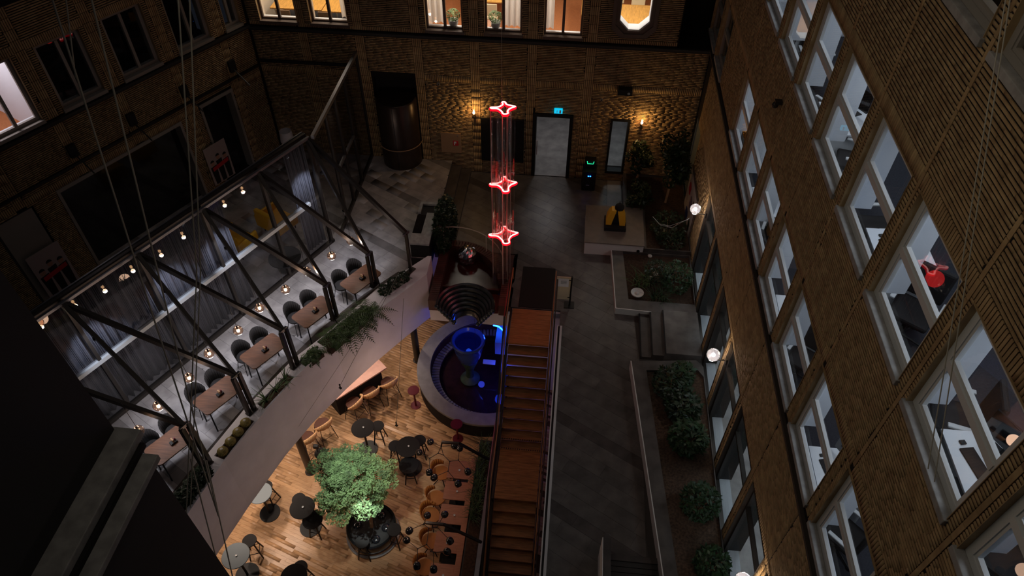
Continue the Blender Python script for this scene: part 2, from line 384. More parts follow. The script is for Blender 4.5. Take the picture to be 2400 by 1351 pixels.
# windows: frame facing N in a wall opening; u along U
def make_window(name, O, U, N, w, rec=.05, fw=.09, split='v', fm='frame_white', sill='sill', reveal='room_white', depth=.40, sillpro=.05, glassm='glass', isill='room_white', isd=.36):
    u0,u1,z0,z1 = w; r = struct(name)
    def pt(u, n, z): q = O+U*u+N*n; return V(q.x,q.y,z)
    def bx(b, a0, a1, n0, n1, c0, c1): return b.hexa([pt(a0,n0,c0),pt(a1,n0,c0),pt(a1,n1,c0),pt(a0,n1,c0),pt(a0,n0,c1),pt(a1,n0,c1),pt(a1,n1,c1),pt(a0,n1,c1)])
    f = MB(); n0, n1 = -rec-.07, -rec
    bx(f,u0,u0+fw,n0,n1,z0,z1); bx(f,u1-fw,u1,n0,n1,z0,z1); bx(f,u0+fw,u1-fw,n0,n1,z0,z0+fw); bx(f,u0+fw,u1-fw,n0,n1,z1-fw,z1); f.build('window_frame', fm, r)
    if split == 'v': m = (u0+u1)/2; cells = [(u0+fw,m-.035,z0+fw,z1-fw),(m+.035,u1-fw,z0+fw,z1-fw)]; bx(MB(),m-.035,m+.035,n0,n1+.01,z0+fw,z1-fw).build('mullion', fm, r)
    elif split == 'h': m = (z0+z1)/2+.02; cells = [(u0+fw,u1-fw,z0+fw,m-.04),(u0+fw,u1-fw,m+.04,z1-fw)]; bx(MB(),u0+fw,u1-fw,n0,n1+.01,m-.04,m+.04).build('transom', fm, r)
    elif split == 'g': m = z0+(z1-z0)*.70; cells = [(u0+fw,u1-fw,z0+fw,m-.03),(u0+fw,u1-fw,m+.03,z1-fw)]; bx(MB(),u0+fw,u1-fw,n0,n1+.01,m-.03,m+.03).build('transom', fm, r)
    else: cells = [(u0+fw,u1-fw,z0+fw,z1-fw)]
    for c in cells:
        s = MB()
        if split == 'h':                 # casement sash inside each light
            e = .035
            bx(s,c[0],c[0]+e,n0+.01,n1-.012,c[2],c[3]); bx(s,c[1]-e,c[1],n0+.01,n1-.012,c[2],c[3]); bx(s,c[0]+e,c[1]-e,n0+.01,n1-.012,c[2],c[2]+e); bx(s,c[0]+e,c[1]-e,n0+.01,n1-.012,c[3]-e,c[3]); sh = s.build('sash', fm, r)
        g = MB().quad(pt(c[0],-rec-.04,c[2]),pt(c[1],-rec-.04,c[2]),pt(c[1],-rec-.04,c[3]),pt(c[0],-rec-.04,c[3])); g.build('pane', glassm, r)
    if sill: bx(MB(),u0-.02,u1+.03,-rec,sillpro,z0-.07,z0+.014).build('window_sill', sill, r, bevel=.008)
    v = MB()                             # plaster reveal inside the opening
    for a0,a1,c0,c1 in ((u0-.02,u0+.004,z0,z1),(u1-.004,u1+.02,z0,z1),(u0,u1,z1-.004,z1+.02)): bx(v,a0,a1,-depth,-rec-.07,c0,c1)
    v.build('reveal', reveal, r)
    bx(MB(),u0,u1,-isd,-rec-.07,z0-.04,z0+.004).build('inner_sill', isill, r)
    return r
# ------------------------------------------------------------------ WALL FAR (normal -Y)
YF = 18.05
FO, FU, FN = V(0,YF,0), V(1,0,0), V(0,-1,0)
wall_far = struct('wall_far', 'yellow brown brick wall at the far end of the court, wall lamps on it')
strips = [-7.51+1.59*i for i in range(6)]                 # centres of the upright brick bands
wf_up = [(-8.62,-7.58,4.62,6.2),(-7.2,-6.16,4.62,6.2),(-4.04,-3.02,4.60,6.2),(-2.45,-1.44,4.60,6.2),(-.87,.16,4.60,6.2)]
octo = (1.02,1.95,4.82,6.3)
wf_dn = [(-5.74,-4.48,.0,3.12),(-1.06,.08,.0,2.22),(1.2,1.74,.30,2.2)]
ops = wf_up+[octo]+wf_dn
panel_wall(wall_far, FO, FU, FN, -9.0, 3.62, -.2, 4.36, ops, .35, 'wall_backing')
panel_wall(wall_far, FO, FU, FN, -9.0, 2.70, 4.36, 6.8, ops, .35, 'wall_backing')
L = []; sw = .13
edges = [-8.95]+[q for s in strips for q in (s-sw,s+sw)]+[3.58]
for i in range(0, len(edges), 2):
    a, b = edges[i], edges[i+1]
    bond(L, a, b, .0, 3.08, ops); bond(L, a, b, 3.08, 3.28, ops, 'S'); bond(L, a, b, 3.28, 4.34, ops)
    bond(L, a, min(b,2.68), 4.5, 4.62, ops, 'S'); bond(L, a, min(b,2.68), 4.62, 6.7, ops)
for s in strips: bond(L, s-sw, s+sw, .0, 4.34, ops, 'V'); bond(L, s-sw, s+sw, 4.5, 6.7, ops, 'V')
L = [l for l in L if l[1] > l[0]]
pieces('brick', 'bricks', L, FO, FU, (0,0,1), FN, ['brick'], wall_far, 300)
def ledge(par, O, U, N, a, b, z, steps=((.05,.0,.05),(.09,.05,.10)), m='ledge'):
    for pro, zz0, zz1 in steps:
        p = O+U*a; q = O+U*b; bb = MB().hexa([V(*(p.x,p.y,z+zz0)),V(q.x,q.y,z+zz0),V(q.x+N.x*pro,q.y+N.y*pro,z+zz0),V(p.x+N.x*pro,p.y+N.y*pro,z+zz0),V(p.x,p.y,z+zz1),V(q.x,q.y,z+zz1),V(q.x+N.x*pro,q.y+N.y*pro,z+zz1),V(p.x+N.x*pro,p.y+N.y*pro,z+zz1)])
        bb.build('ledge', m, par)
ledge(wall_far, FO, FU, FN, -8.97, 3.58, 4.36)
# dark recess beside the upper far wall
rc = MB().box(2.68,3.9,YF+1.2,YF+1.3,4.3,7).box(2.60,2.68,YF+.02,YF+1.2,4.3,7).box(2.68,3.9,YF+.01,YF+1.2,4.28,4.34); rc.build('recess_lining', 'black_matt', wall_far)
wn = 0
for w in wf_up:
    wn += 1; make_window('window_%d' % wn, FO, FU, FN, w, fm='frame_brown', sill='frame_brown', reveal='room_warm', rec=.10, isill='room_white', fw=.06)
# octagonal window
wn += 1; r = struct('window_%d' % wn)
def octpts(e, y, cut=.24): x0,x1,z0,z1 = octo[0]-e,octo[1]+e,octo[2]-e,octo[3]+e; return [V(x0,y,z0+cut),V(x0+cut,y,z0),V(x1-cut,y,z0),V(x1,y,z0+cut),V(x1,y,z1-cut),V(x1-cut,y,z1),V(x0+cut,y,z1),V(x0,y,z1-cut)]
for nm, e0, e1, ya, yb, mm in (('surround',0.02,.12,YF-.02,YF-.07,'frame_brown'),('window_frame',-.07,.03,YF+.0,YF-.03,'frame_brown'),('reveal',-.09,-.05,YF+.34,YF+.0,'room_white')):
    A, B, C2, D2 = octpts(e0,ya), octpts(e1,ya), octpts(e0,yb), octpts(e1,yb); b = MB()
    for i in range(8):
        j = (i+1)%8; b.hexa([A[i],A[j],B[j],B[i],C2[i],C2[j],D2[j],D2[i]])
    b.build(nm, mm, r)
for tri in ((0,1),(2,3)):
    a = octpts(0,YF-.0); c = V(octo[0] if tri[0]==0 else octo[1], YF, octo[2]); MB().poly([a[tri[0]],a[tri[1]],c]).build('corner_infill','mortar',r)
MB().poly(octpts(-.06,YF+.08)).build('pane','glass',r)
# ------------------------------------------------------------------ WALL LEFT (oblique)
LA = math.radians(61.986); LU = V(math.cos(LA),math.sin(LA),0); LN = V(math.sin(LA),-math.cos(LA),0); LO = V(-11.55,13.21,0)
wall_left = struct('wall_left', 'dark brick wall along the left side with unlit windows')
wl_up = [(-1.58,-.50,4.62,6.15),(.0,1.08,4.62,6.15),(1.6,2.66,4.62,6.15),(3.2,4.26,4.62,6.15),(4.72,5.26,4.62,6.15)]
wl_dn = [(-1.03,2.58,.3,2.95),(3.22,4.36,.4,3.08),(-2.6,-1.62,.3,2.9)]
ops = wl_up+wl_dn
panel_wall(wall_left, LO, LU, LN, -5, 5.46, -.1, 7.2, ops, .35, 'wall_backing')
L = []; st = [-.27+1.6*i for i in range(-1,4)]
edges = [-4.0]+[q for s in st for q in (s-.12,s+.12)]+[5.42]
for i in range(0, len(edges), 2):
    a, b = edges[i], edges[i+1]
    bond(L,a,b,.36,2.95,ops); bond(L,a,b,2.95,3.15,ops,'S'); bond(L,a,b,3.15,4.4,ops); bond(L,a,b,4.56,6.15,ops); bond(L,a,b,6.15,6.35,ops,'S'); bond(L,a,b,6.35,7.1,ops)
for s in st: bond(L,s-.12,s+.12,.36,4.4,ops,'V'); bond(L,s-.12,s+.12,4.56,7.1,ops,'V')
pieces('brick', 'bricks', L, LO, LU, (0,0,1), LN, ['brick'], wall_left, 300)
ledge(wall_left, LO, LU, LN, -4, 5.42, 4.42)
for i, w in enumerate(wl_up):
    wn += 1; make_window('window_%d' % wn, LO, LU, LN, w, fm='frame_dim', sill='frame_dim', reveal='frame_dim', rec=.08, isill='sill' if i else 'room_white')
def lpt(s, n, z): q = LO+LU*s+LN*n; return V(q.x,q.y,z)
def lbox(b, s0, s1, n0, n1, z0, z1): return b.hexa([lpt(s0,n0,z0),lpt(s1,n0,z0),lpt(s1,n1,z0),lpt(s0,n1,z0),lpt(s0,n0,z1),lpt(s1,n0,z1),lpt(s1,n1,z1),lpt(s0,n1,z1)])
# shop fronts in the left wall: pale portal frames round dark glass
for nm, (a,b_,c,d) in (('shop_front',wl_dn[0]),('shop_front',wl_dn[1])):
    t = struct('door_%d' % (1 if a < 0 else 2))
    lbox(MB(),a,a+.07,-.3,.03,c,d).build('portal_jamb','frame_dim',t); lbox(MB(),b_-.07,b_,-.3,.03,c,d).build('portal_jamb','frame_dim',t); lbox(MB(),a+.07,b_-.07,-.3,.03,d-.09,d).build('portal_head','frame_dim',t)
    MB().quad(lpt(a+.07,-.28,c),lpt(b_-.07,-.28,c),lpt(b_-.07,-.28,d-.09),lpt(a+.07,-.28,d-.09)).build('dark_glass','black_gloss',t)
    lbox(MB(),a,b_,-.34,-.31,c,d).build('blackout','black_matt',t)
t = struct('door_3'); lbox(MB(),-2.55,-1.66,-.06,-.02,.36,2.86).build('door_leaf','frame_dim',t); lbox(MB(),-2.6,-2.55,-.1,.02,.36,2.9).build('door_frame','ledge',t)
# ------------------------------------------------------------------ WALL RIGHT (normal -X)
XR = 3.6; RO, RU, RN = V(XR,0,0), V(0,1,0), V(-1,0,0)
wall_right = struct('wall_right', 'tall yellow brown brick wall on the right with rows of lit office windows')
rw = []
for k in range(9):
    s = 13.87-1.54*k; rw.append((s-1.36,s-.08,7.66,9.12))
for k in range(8):
    s = 14.05-1.545*k; rw.append((s-1.36,s-.08,4.66,6.10))
for k in range(3,9):
    s = 13.87-1.54*k; rw.append((s-1.36,s-.08,10.62,12.1))
rdark = [(16.15,17.35,4.66,6.1),(17.6,18.85,4.66,6.1)]
rg = [(14.3-1.567*k-1.33,14.3-1.567*k,-.12,2.55) for k in range(8)]
rniche = (17.0,18.0,.2,2.5)
ops = rw+rdark+rg+[rniche]
panel_wall(wall_right, RO, RU, RN, 1.2, 20.2, -.4, 4.36, ops, .2, 'wall_backing')
panel_wall(wall_right, RO, RU, RN, 1.2, 20.2, 4.36, 12.6, ops, .16, 'wall_backing')
L = []
joints = [13.90-1.54*k for k in range(-3,9)]
for i, jn in enumerate(joints[:-1]):
    nx = joints[i+1]; a, b = nx+.035, jn-.035
    if a > 18: continue
    for (z0,z1,zt) in ((4.56,6.12,7.6),(7.6,9.12,10.56),(10.56,12.1,12.6)):
        bond(L,a,b,z0,z1,[o for o in ops if 0]+ops,'H',.24) if z0 < 0 else None
        bond(L,a,a+.115,z0,z1,ops,'P'); bond(L,b-.115,b,z0,z1,ops,'P')
        bond(L,a+.115,b-.115,z0,z1,ops,'H')
        bond(L,a,b,z1,z1+.20,ops,'S'); bond(L,a,b,z1+.20,zt,ops,'H')
for jn in joints:
    if jn < 18.3: bond(L,jn-.035,jn+.035,4.56,12.6,ops,'V')
# ground storey in big panels
gj = [14.42-1.567*k for k in range(-2,9)]
for i in range(len(gj)-1):
    a, b = gj[i+1]+.0, gj[i]-.012
    bond(L,a,b,-.1,2.55,ops,'H'); bond(L,a,b,2.55,2.75,ops,'S'); bond(L,a,b,2.75,4.32,ops,'H')
L = [l for l in L if l[0] > 1.3]
pieces('brick', 'bricks', L, RO, RU, (0,0,1), RN, ['brick'], wall_right, 300)
ledge(wall_right, RO, RU, RN, 1.2, 18.03, 4.36, ((.04,0,.06),(.06,.06,.11)), 'ledge_brown')
lining(wall_right, RO, RU, RN, rw+rdark); lining(wall_right, RO, RU, RN, rg, 'ledge_brown', .07); lining(wall_far, FO, FU, FN, wf_up, 'brick', .1); lining(wall_left, LO, LU, LN, wl_up, 'brick', .08)
for w in rw[:9]: wn += 1; make_window('window_%d' % wn, RO, RU, RN, w, split='h', isd=.17)
for w in rw[9:17]: wn += 1; make_window('window_%d' % wn, RO, RU, RN, w, split='h', isd=.17)
for w in rw[17:]: wn += 1; make_window('window_%d' % wn, RO, RU, RN, w, split='h', fm='frame_dim', reveal='frame_dim')
for w in rdark: wn += 1; make_window('window_%d' % wn, RO, RU, RN, w, split='h', fm='frame_dim', reveal='frame_dim')
for w in rg: wn += 1; make_window('window_%d' % wn, RO, RU, RN, w, split='g', fm='steel', sill=None, rec=.06, fw=.05, reveal='ledge')
# white lit niche (doorway) near the far corner
wn += 1; make_window('window_%d' % wn, RO, RU, RN, rniche, split='n', fm='bluegrey', sill='bluegrey', rec=.02, fw=.06, reveal='room_white', glassm='bluegrey')
# ------------------------------------------------------------------ rooms behind the windows
def room(name, x0,x1,y0,y1,z0,z1, floor_m, wall_m, skip=()):
    r = struct(name)
    if 'f' not in skip: MB().box(x0,x1,y0,y1,z0-.1,z0).build('room_floor', floor_m, r)
    MB().box(x0,x1,y0,y1,z1,z1+.1).build('room_ceiling', wall_m, r)
    for k, q in (('w',(x0-.1,x0,y0,y1)),('e',(x1,x1+.1,y0,y1)),('s',(x0,x1,y0-.1,y0)),('n',(x0,x1,y1,y1+.1))):
        if k not in skip: MB().box(*q,z0,z1).build('room_wall', wall_m, r)
    return r
def ceiling_light(x, y, z, power, color, sx=.6, sy=1.2, panel=True):
    o = MB().box(-sx/2,sx/2,-sy/2,sy/2,-.03,0).build('ceiling_panel', 'frame_white', bpy.data.objects.get('room_far_right') or bpy.data.objects['room_4']); o.location = (x,y,z)
    lamp('AREA', (x,y,z-.05), power, color, sx, (x,y,z-3), sy=sy)
for z0, pw in ((3.75,52),(6.75,62)):
    room('room_%d' % round(z0), 3.78, 7.5, 1.2, 14.4, z0, z0+2.75, 'carpet', 'room_white', ('w',))
    for y in (3.2,5.7,8.2,10.7,13.2): ceiling_light(4.62, y, z0+2.72, pw*.24, COOL, .5, 1.5)
room('room_10', 3.78, 6.5, 2.5, 12, 9.75, 12.5, 'carpet', 'room_warm', ('w',)); lamp('AREA', (5,6.2,12.4), 3, (1,.75,.5), 1, (5,6.2,9))
room('room_0', 3.82, 6.5, 1.6, 15.5, -.12, 2.75, 'stone_pale', 'room_white', ('w',))
for y in (4.5,8,11.5,14): lamp('AREA', (4.8,y,2.7), 15, (.78,.92,1), .8, (5.2,y,0))
MB().box(3.96,6.5,14.4,20.2,3.75,6.7).build('wall_core', 'black_matt')['kind'] = 'structure'
# far meeting rooms
room('room_far_right', -4.3, 2.6, YF+.36, YF+6, 3.75, 6.7, 'carpet_orange', 'room_warm', ('s',))
for x in (-3.2,-1.2,1.3): ceiling_light(x, YF+1.25, 6.68, 62, (1,.88,.74))
room('room_far_left', -9.0, -5.9, YF+.36, YF+5, 3.75, 6.7, 'carpet', 'room_warm', ('s',))
for x in (-8,-6.7): ceiling_light(x, YF+1.25, 6.68, 38, (1,.84,.66))
# rooms behind the left wall: the first is lit, the others dark
b = MB(); lbox(b,-3.2,-.2,-4,-.36,3.65,3.75); b.build('floor_left_room', 'carpet_orange')['kind'] = 'structure'
b = MB(); lbox(b,-3.2,-.2,-4.1,-4,3.75,6.7); lbox(b,-.3,-.2,-4,-.36,3.75,6.7); lbox(b,-3.3,-3.2,-4,-.36,3.75,6.7); lbox(b,-3.2,-.2,-4,-.36,6.7,6.8); b.build('wall_left_room', 'room_white')['kind'] = 'structure'
q = lpt(-1.3,-1.6,6.6); lamp('AREA', q, 50, (1,.86,.9), .8, (q.x,q.y,3))
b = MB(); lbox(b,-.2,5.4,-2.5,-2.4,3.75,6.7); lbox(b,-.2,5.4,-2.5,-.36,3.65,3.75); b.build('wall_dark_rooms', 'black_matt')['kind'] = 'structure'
# ------------------------------------------------------------------ FLOORS
TA = math.radians(-29.5); TU = (math.cos(TA),math.sin(TA),0); TV = (-math.sin(TA),math.cos(TA),0)
def clip(poly, a, b, c):                 # keep a*x+b*y<=c
    out = []
    for i in range(len(poly)):
        p, q = poly[i-1], poly[i]; dp, dq = a*p[0]+b*p[1]-c, a*q[0]+b*q[1]-c
        if (dp <= 0) != (dq <= 0): t = dp/(dp-dq); out.append((p[0]+(q[0]-p[0])*t, p[1]+(q[1]-p[1])*t))
        if dq <= 0: out.append(q)
    return out
def inside(pt, poly):
    c = False
    for i in range(len(poly)):
        (x1,y1),(x2,y2) = poly[i-1], poly[i]
        if (y1 > pt[1]) != (y2 > pt[1]) and pt[0] < (x2-x1)*(pt[1]-y1)/(y2-y1)+x1: c = not c
    return c
def tile_floor(par, regions, z, ma, mb, tw=.62, th=.31, band=1.93, off=0., keep=300, solid=()):
    whole = []; cut = MB(); cutb = MB()
    xs = [p[0] for r in regions for p in r]; ys = [p[1] for r in regions for p in r]
    cx, cy = (min(xs)+max(xs))/2, (min(ys)+max(ys))/2; R = math.hypot(max(xs)-min(xs),max(ys)-min(ys))/2+1
    U = V(*TU); Vv = V(*TV); cu, cv = cx*U.x+cy*U.y, cx*Vv.x+cy*Vv.y
    nrow = int(R/th)+1; v = math.floor((cv-R)/band)*band+off
    while v < cv+R:
        rows = [(v, v+.26, 1)]; rem = band-.26; n = round(rem/th)
        rows += [(v+.26+rem*i/n, v+.26+rem*(i+1)/n, 0) for i in range(n)]
        for v0, v1, k in rows:
            u = math.floor((cu-R)/tw)*tw - random.random()*tw
            while u < cu+R:
                w = tw*random.choice([.75,1,1,1.3]); a = (u+.002,u+w-.002,v0+.002,v1-.002)
                cor = [(U.x*p+Vv.x*q, U.y*p+Vv.y*q) for p, q in ((a[0],a[2]),(a[1],a[2]),(a[1],a[3]),(a[0],a[3]))]
                done = False; fr = []
                for r in regions:
                    if all(inside(c, r) for c in cor): whole.append((*a, .012+random.random()*.002, k)); done = True; break
                    q = cor; ar = sum(r[i-1][0]*r[i][1]-r[i][0]*r[i-1][1] for i in range(len(r)))
                    for i in range(len(r)):
                        p0, p1 = r[i-1], r[i]; nx, ny = p1[1]-p0[1], p0[0]-p1[0]
                        if ar < 0: nx, ny = -nx, -ny
                        q = clip(q, nx, ny, nx*p0[0]+ny*p0[1])
                        if len(q) < 3: break
                    if len(q) >= 3 and abs(sum(q[i-1][0]*q[i][1]-q[i][0]*q[i-1][1] for i in range(len(q)))) > .004: fr.append((q,k))
                if not done:
                    for q, kk in fr: (cut if kk == 0 else cutb).prism(q, z-.004, z+.012)
                u += w
        v += band
    pieces('tile', 'tiles', whole, (0,0,z), TU, TV, (0,0,1), [ma, mb], par, keep)
    if cut.v: cut.build('cut_tiles', ma, par, kind='stuff')
    if cutb.v: cutb.build('cut_tiles', mb, par, kind='stuff')
fl = struct('floor', 'dark grey stone paving of the court')
R1 = [(.13,2.0),(2.6,2.0),(2.6,5.0),(2.12,10.95),(2.12,12.4),(.13,12.4)]
R2 = [(-1.25,12.4),(3.58,12.4),(3.58,14.35),(-1.25,14.35)]; R2b = [(-2.95,14.35),(3.58,14.35),(3.58,18.03),(-2.95,18.03)]
R3 = [(2.13,10.96),(3.58,10.96),(3.58,12.4),(2.13,12.4)]
MB().prism([(.13,1.0),(3.62,1.0),(3.62,12.42),(.13,12.42)],-.3,-.006).prism([(-1.25,12.42),(3.62,12.42),(3.62,18.3),(-3.5,18.3),(-3.5,14.35),(-1.25,14.35)],-.3,-.006).build('floor_slab','grout',fl)
tile_floor(fl, [R1,R2,R2b,R3], -.012, 'stone', 'stone_dark', .70, .33, 1.92, .30)

# terrace on the left, two steps up
ft = struct('floor_terrace', 'pale stone paving of the raised terrace on the left')
TZ = .36
RT = [(-16,8),(-12.2,3.0),(-7.6,3.0),(-7.15,5.3),(-6.75,6.6),(-6.3,8.0),(-5.75,9.4),(-5.2,10.6),(-4.4,11.9),(-3.7,12.8),(-3.55,13.4),(-3.55,18.0),(-9.0,18.05)]
MB().prism(RT,-.35,TZ-.016).build('floor_slab','grout',ft)
RC = [(-7.6,3.0),(-7.15,5.3),(-6.75,6.6),(-6.3,8.0),(-5.75,9.4),(-5.2,10.6),(-4.4,11.9),(-3.7,12.8),(-3.55,13.4),(-3.55,18.03)]
tile_floor(ft, [[(-14,RC[i][1]),RC[i],RC[i+1],(-14,RC[i+1][1])] for i in range(9)], TZ-.012, 'stone_pale', 'stone_pale_dark', .62, .30, 1.92, .1)
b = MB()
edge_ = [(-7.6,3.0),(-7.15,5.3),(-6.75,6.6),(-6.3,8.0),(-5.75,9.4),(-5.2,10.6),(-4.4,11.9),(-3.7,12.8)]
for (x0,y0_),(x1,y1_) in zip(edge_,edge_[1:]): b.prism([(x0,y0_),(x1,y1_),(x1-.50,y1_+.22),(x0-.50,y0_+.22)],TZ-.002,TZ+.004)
b.build('edge_shade_strip','ledge_brown',ft)  # dark strip laid on the paving as the parapet's shade
MB().box(-3.55,-3.25,14.6,18.0,0,.24).build('step','stone_dark',ft); MB().box(-3.25,-2.95,14.6,18.0,0,.12).build('step','stone_dark',ft)
# lower storey: oak plank floor
fw_ = struct('floor_lower', 'oak plank floor of the cafe one storey down')
LZ = -3.4
MB().box(-12,1.2,1,16.5,LZ-.2,LZ-.012).build('floor_slab','plank_gap',fw_)
PA = math.radians(-19); L = []; U = V(math.cos(PA),math.sin(PA),0); Vv = V(-math.sin(PA),math.cos(PA),0); pw = .085
cu, cv = (-4*U.x+9*U.y), (-4*Vv.x+9*Vv.y)
for i in range(-62, 64):
    v = cv+i*pw; u = cu-6.5-random.random()
    while u < cu+6:
        w = random.choice([.5,.7,.9,1.1]); c = U*(u+w/2)+Vv*v
        if -9.5 < c.x < .2 and 4.4 < c.y < 16: L.append((u+.0012,u+w-.0012,v+.001,v+pw-.001,.012,0))
        u += w
pieces('plank','planks',L,(0,0,LZ-.012),tuple(U),tuple(Vv),(0,0,1),['plank'],fw_,300)
# lower walls that close the storey
MB().box(-12,-1.2,16.2,16.4,LZ,-.36).build('wall_lower_far','white_paint')['kind'] = 'structure'
MB().box(.13,.25,1,12.4,LZ,-.12).build('wall_lower_right','white_paint')['kind'] = 'structure'
MB().box(-1.25,.25,12.35,12.5,LZ,-.06).build('wall_lower_landing','white_paint')['kind'] = 'structure'
# ------------------------------------------------------------------ PARAPET with planting troughs
PT = .90
inn = [P(*q,PT) for q in [(1003,600),(958,629),(881,679),(820,733),(760,786),(690,839),(573,959),(489,1061),(402,1178),(330,1300)]]
out = [P(*q,PT) for q in [(1011,601),(1000,643),(935,692),(860,745),(783,798),(693,884),(625,960),(525,1080),(442,1202),(375,1320)]]
bot = [(1012,742),(1008,744),(892,839),(798,925),(700,1026),(691,1039),(632,1116),(587,1181),(543,1250),(501,1312),(440,1410),(380,1510)]
def below(p):                              # underside height where the lower edge of the face is seen
    best = (1e9, -.6)
    for k in range(120):
        z = .2-k*.015; x, y, _ = proj((p.x,p.y,z))
        for (x0,y0),(x1,y1) in zip(bot, bot[1:]):
            t = ((x-x0)*(x1-x0)+(y-y0)*(y1-y0))/((x1-x0)**2+(y1-y0)**2); t = min(1,max(0,t)); d = math.hypot(x-x0-t*(x1-x0), y-y0-t*(y1-y0))
            if d < best[0]: best = (d, z)
    return best[1]
bz = [below(p) for p in out]; print('soffit', [round(z,2) for z in bz])
b = MB()
for i in range(len(inn)-1):
    a,c,d,e = inn[i],inn[i+1],out[i+1],out[i]; za,zb_ = bz[i],bz[i+1]
    b.hexa([V(e.x,e.y,za),V(a.x,a.y,za),V(c.x,c.y,zb_),V(d.x,d.y,zb_),V(e.x,e.y,PT),V(a.x,a.y,PT),V(c.x,c.y,PT),V(d.x,d.y,PT)])
par = b.build('parapet', 'white_paint')
tr_px = [('t1',[(884,684),(943,644),(968,652),(902,697)]),('t2',[(742,802),(850,716),(880,730),(775,822)]),('t3',[(699,848),(733,813),(758,826),(716,860)]),
         ('t4',[(603,948),(672,876),(690,884),(620,959)]),('t5',[(502,1069),(574,980),(596,987),(525,1078)]),('t6',[(410,1170),(462,1107),(499,1110),(432,1200)])]
troughs = [[P(*q,PT) for q in p] for _, p in tr_px]
cb = MB()
for t in troughs: cb.prism([(p.x,p.y) for p in t], PT-.16, PT+.1)
cut = cb.build('cutter','soil')
import bmesh
bm = bmesh.new(); bm.from_mesh(par.data); bmesh.ops.remove_doubles(bm, verts=bm.verts, dist=1e-5)
seen = {}                                   # drop the inner walls between segments
for f in list(bm.faces):
    k = tuple(round(x,4) for x in f.calc_center_median()); seen.setdefault(k, []).append(f)
bmesh.ops.delete(bm, geom=[f for v in seen.values() if len(v) > 1 for f in v], context='FACES_ONLY'); bm.normal_update(); bm.to_mesh(par.data); bm.free()
md = par.modifiers.new('cut','BOOLEAN'); md.object = cut; md.operation = 'DIFFERENCE'; md.solver = 'EXACT'
dg = bpy.context.evaluated_depsgraph_get(); me = bpy.data.meshes.new_from_object(par.evaluated_get(dg)); par.modifiers.clear(); par.data = me
bpy.data.objects.remove(cut); par.name = 'terrace_parapet'
me.materials.clear(); me.materials.append(MT['white_paint'])
for p_ in me.polygons: p_.material_index = 0
tag(par, 'broad white curved parapet along the terrace edge, plants sunk in its top', 'parapet', kind='structure')
def quadpt(t, u, v):                     # point inside a trough
    a = t[0].lerp(t[1],u); c = t[3].lerp(t[2],u); return a.lerp(c,v)
so = []
for i, t in enumerate(troughs):
    s = MB().prism([(p.x,p.y) for p in t], PT-.155, PT-.05).build('soil', 'pebble' if i == 0 else 'soil', par)
# leaves ------------------------------------------------------------
def leaf_quads(b, c, n, rx, ry, rz, s, flat=.5, hemi=False):
    for _ in range(n):
        while True:
            p = V(random.uniform(-1,1),random.uniform(-1,1),random.uniform(0 if hemi else -1,1))
            if p.length < 1: break
        p = p.normalized()*(p.length**.45); q = V(c[0]+p.x*rx, c[1]+p.y*ry, c[2]+p.z*rz)
        d = V(random.gauss(0,1)+p.x,random.gauss(0,1)+p.y,random.gauss(0,flat)+.2).normalized(); w = d.cross(V(random.gauss(0,.4),random.gauss(0,.4),1)).normalized()
        k = s*random.uniform(.7,1.3); b.poly([q-d*k, q+w*k*.42, q+d*k, q-w*k*.42])
    return b
def frond(b, base, az, ln, w=.16, up=.6, n=13):
    p = Vector(base); d = V(math.cos(az),math.sin(az),0); pr = []
    for i in range(n+1): t = i/n; pr.append(p+d*(ln*t*(1-.12*t))+V(0,0,up*ln*(t-1.35*t*t)))
    b.tube(pr, .004, 4)
    for i in range(1, n+1):
        t = i/n; a = (pr[i]-pr[i-1]).normalized(); sd = a.cross(V(0,0,1)).normalized(); l = w*(math.sin(pi*min(1,t*.9+.12)))+.01
        for sg in (-1,1): tip = pr[i]+sd*(sg*l)+a*(l*.5)-V(0,0,l*.2); b.poly([pr[i]-a*.012, tip, pr[i]+a*.014])
def blade(b, base, az, ln, lean, w=.02):
    p = Vector(base); d = V(math.cos(az),math.sin(az),0); s = V(-math.sin(az),math.cos(az),0); pts = []
    for i in range(4): t = i/3; pts.append((p+d*(lean*ln*t*t)+V(0,0,ln*(t-.35*lean*t*t)), w*(1-t)+.002))
    for i in range(3): (a,wa),(c,wc) = pts[i],pts[i+1]; b.quad(a-s*wa,a+s*wa,c+s*wc,c-s*wc)
# trough 1: pale pebbles and small dark shrubs
t = troughs[0]
for i, (u, v) in enumerate(((.15,.5),(.5,.45),(.85,.5))):
    c = quadpt(t,u,v); leaf_quads(MB(),(c.x,c.y,PT+.06),260,.17,.17,.14,.035).build('small_shrub','leaf_dark')
    o = bpy.context.scene.collection.objects[-1]; tag(o, ['small dark shrub in pale pebbles, nearest of three in the top trough','small dark shrub in pale pebbles, middle of three in the top trough','small dark shrub at the far tip of the white parapet'][i], 'shrub', 'shrubs in the pebble trough')
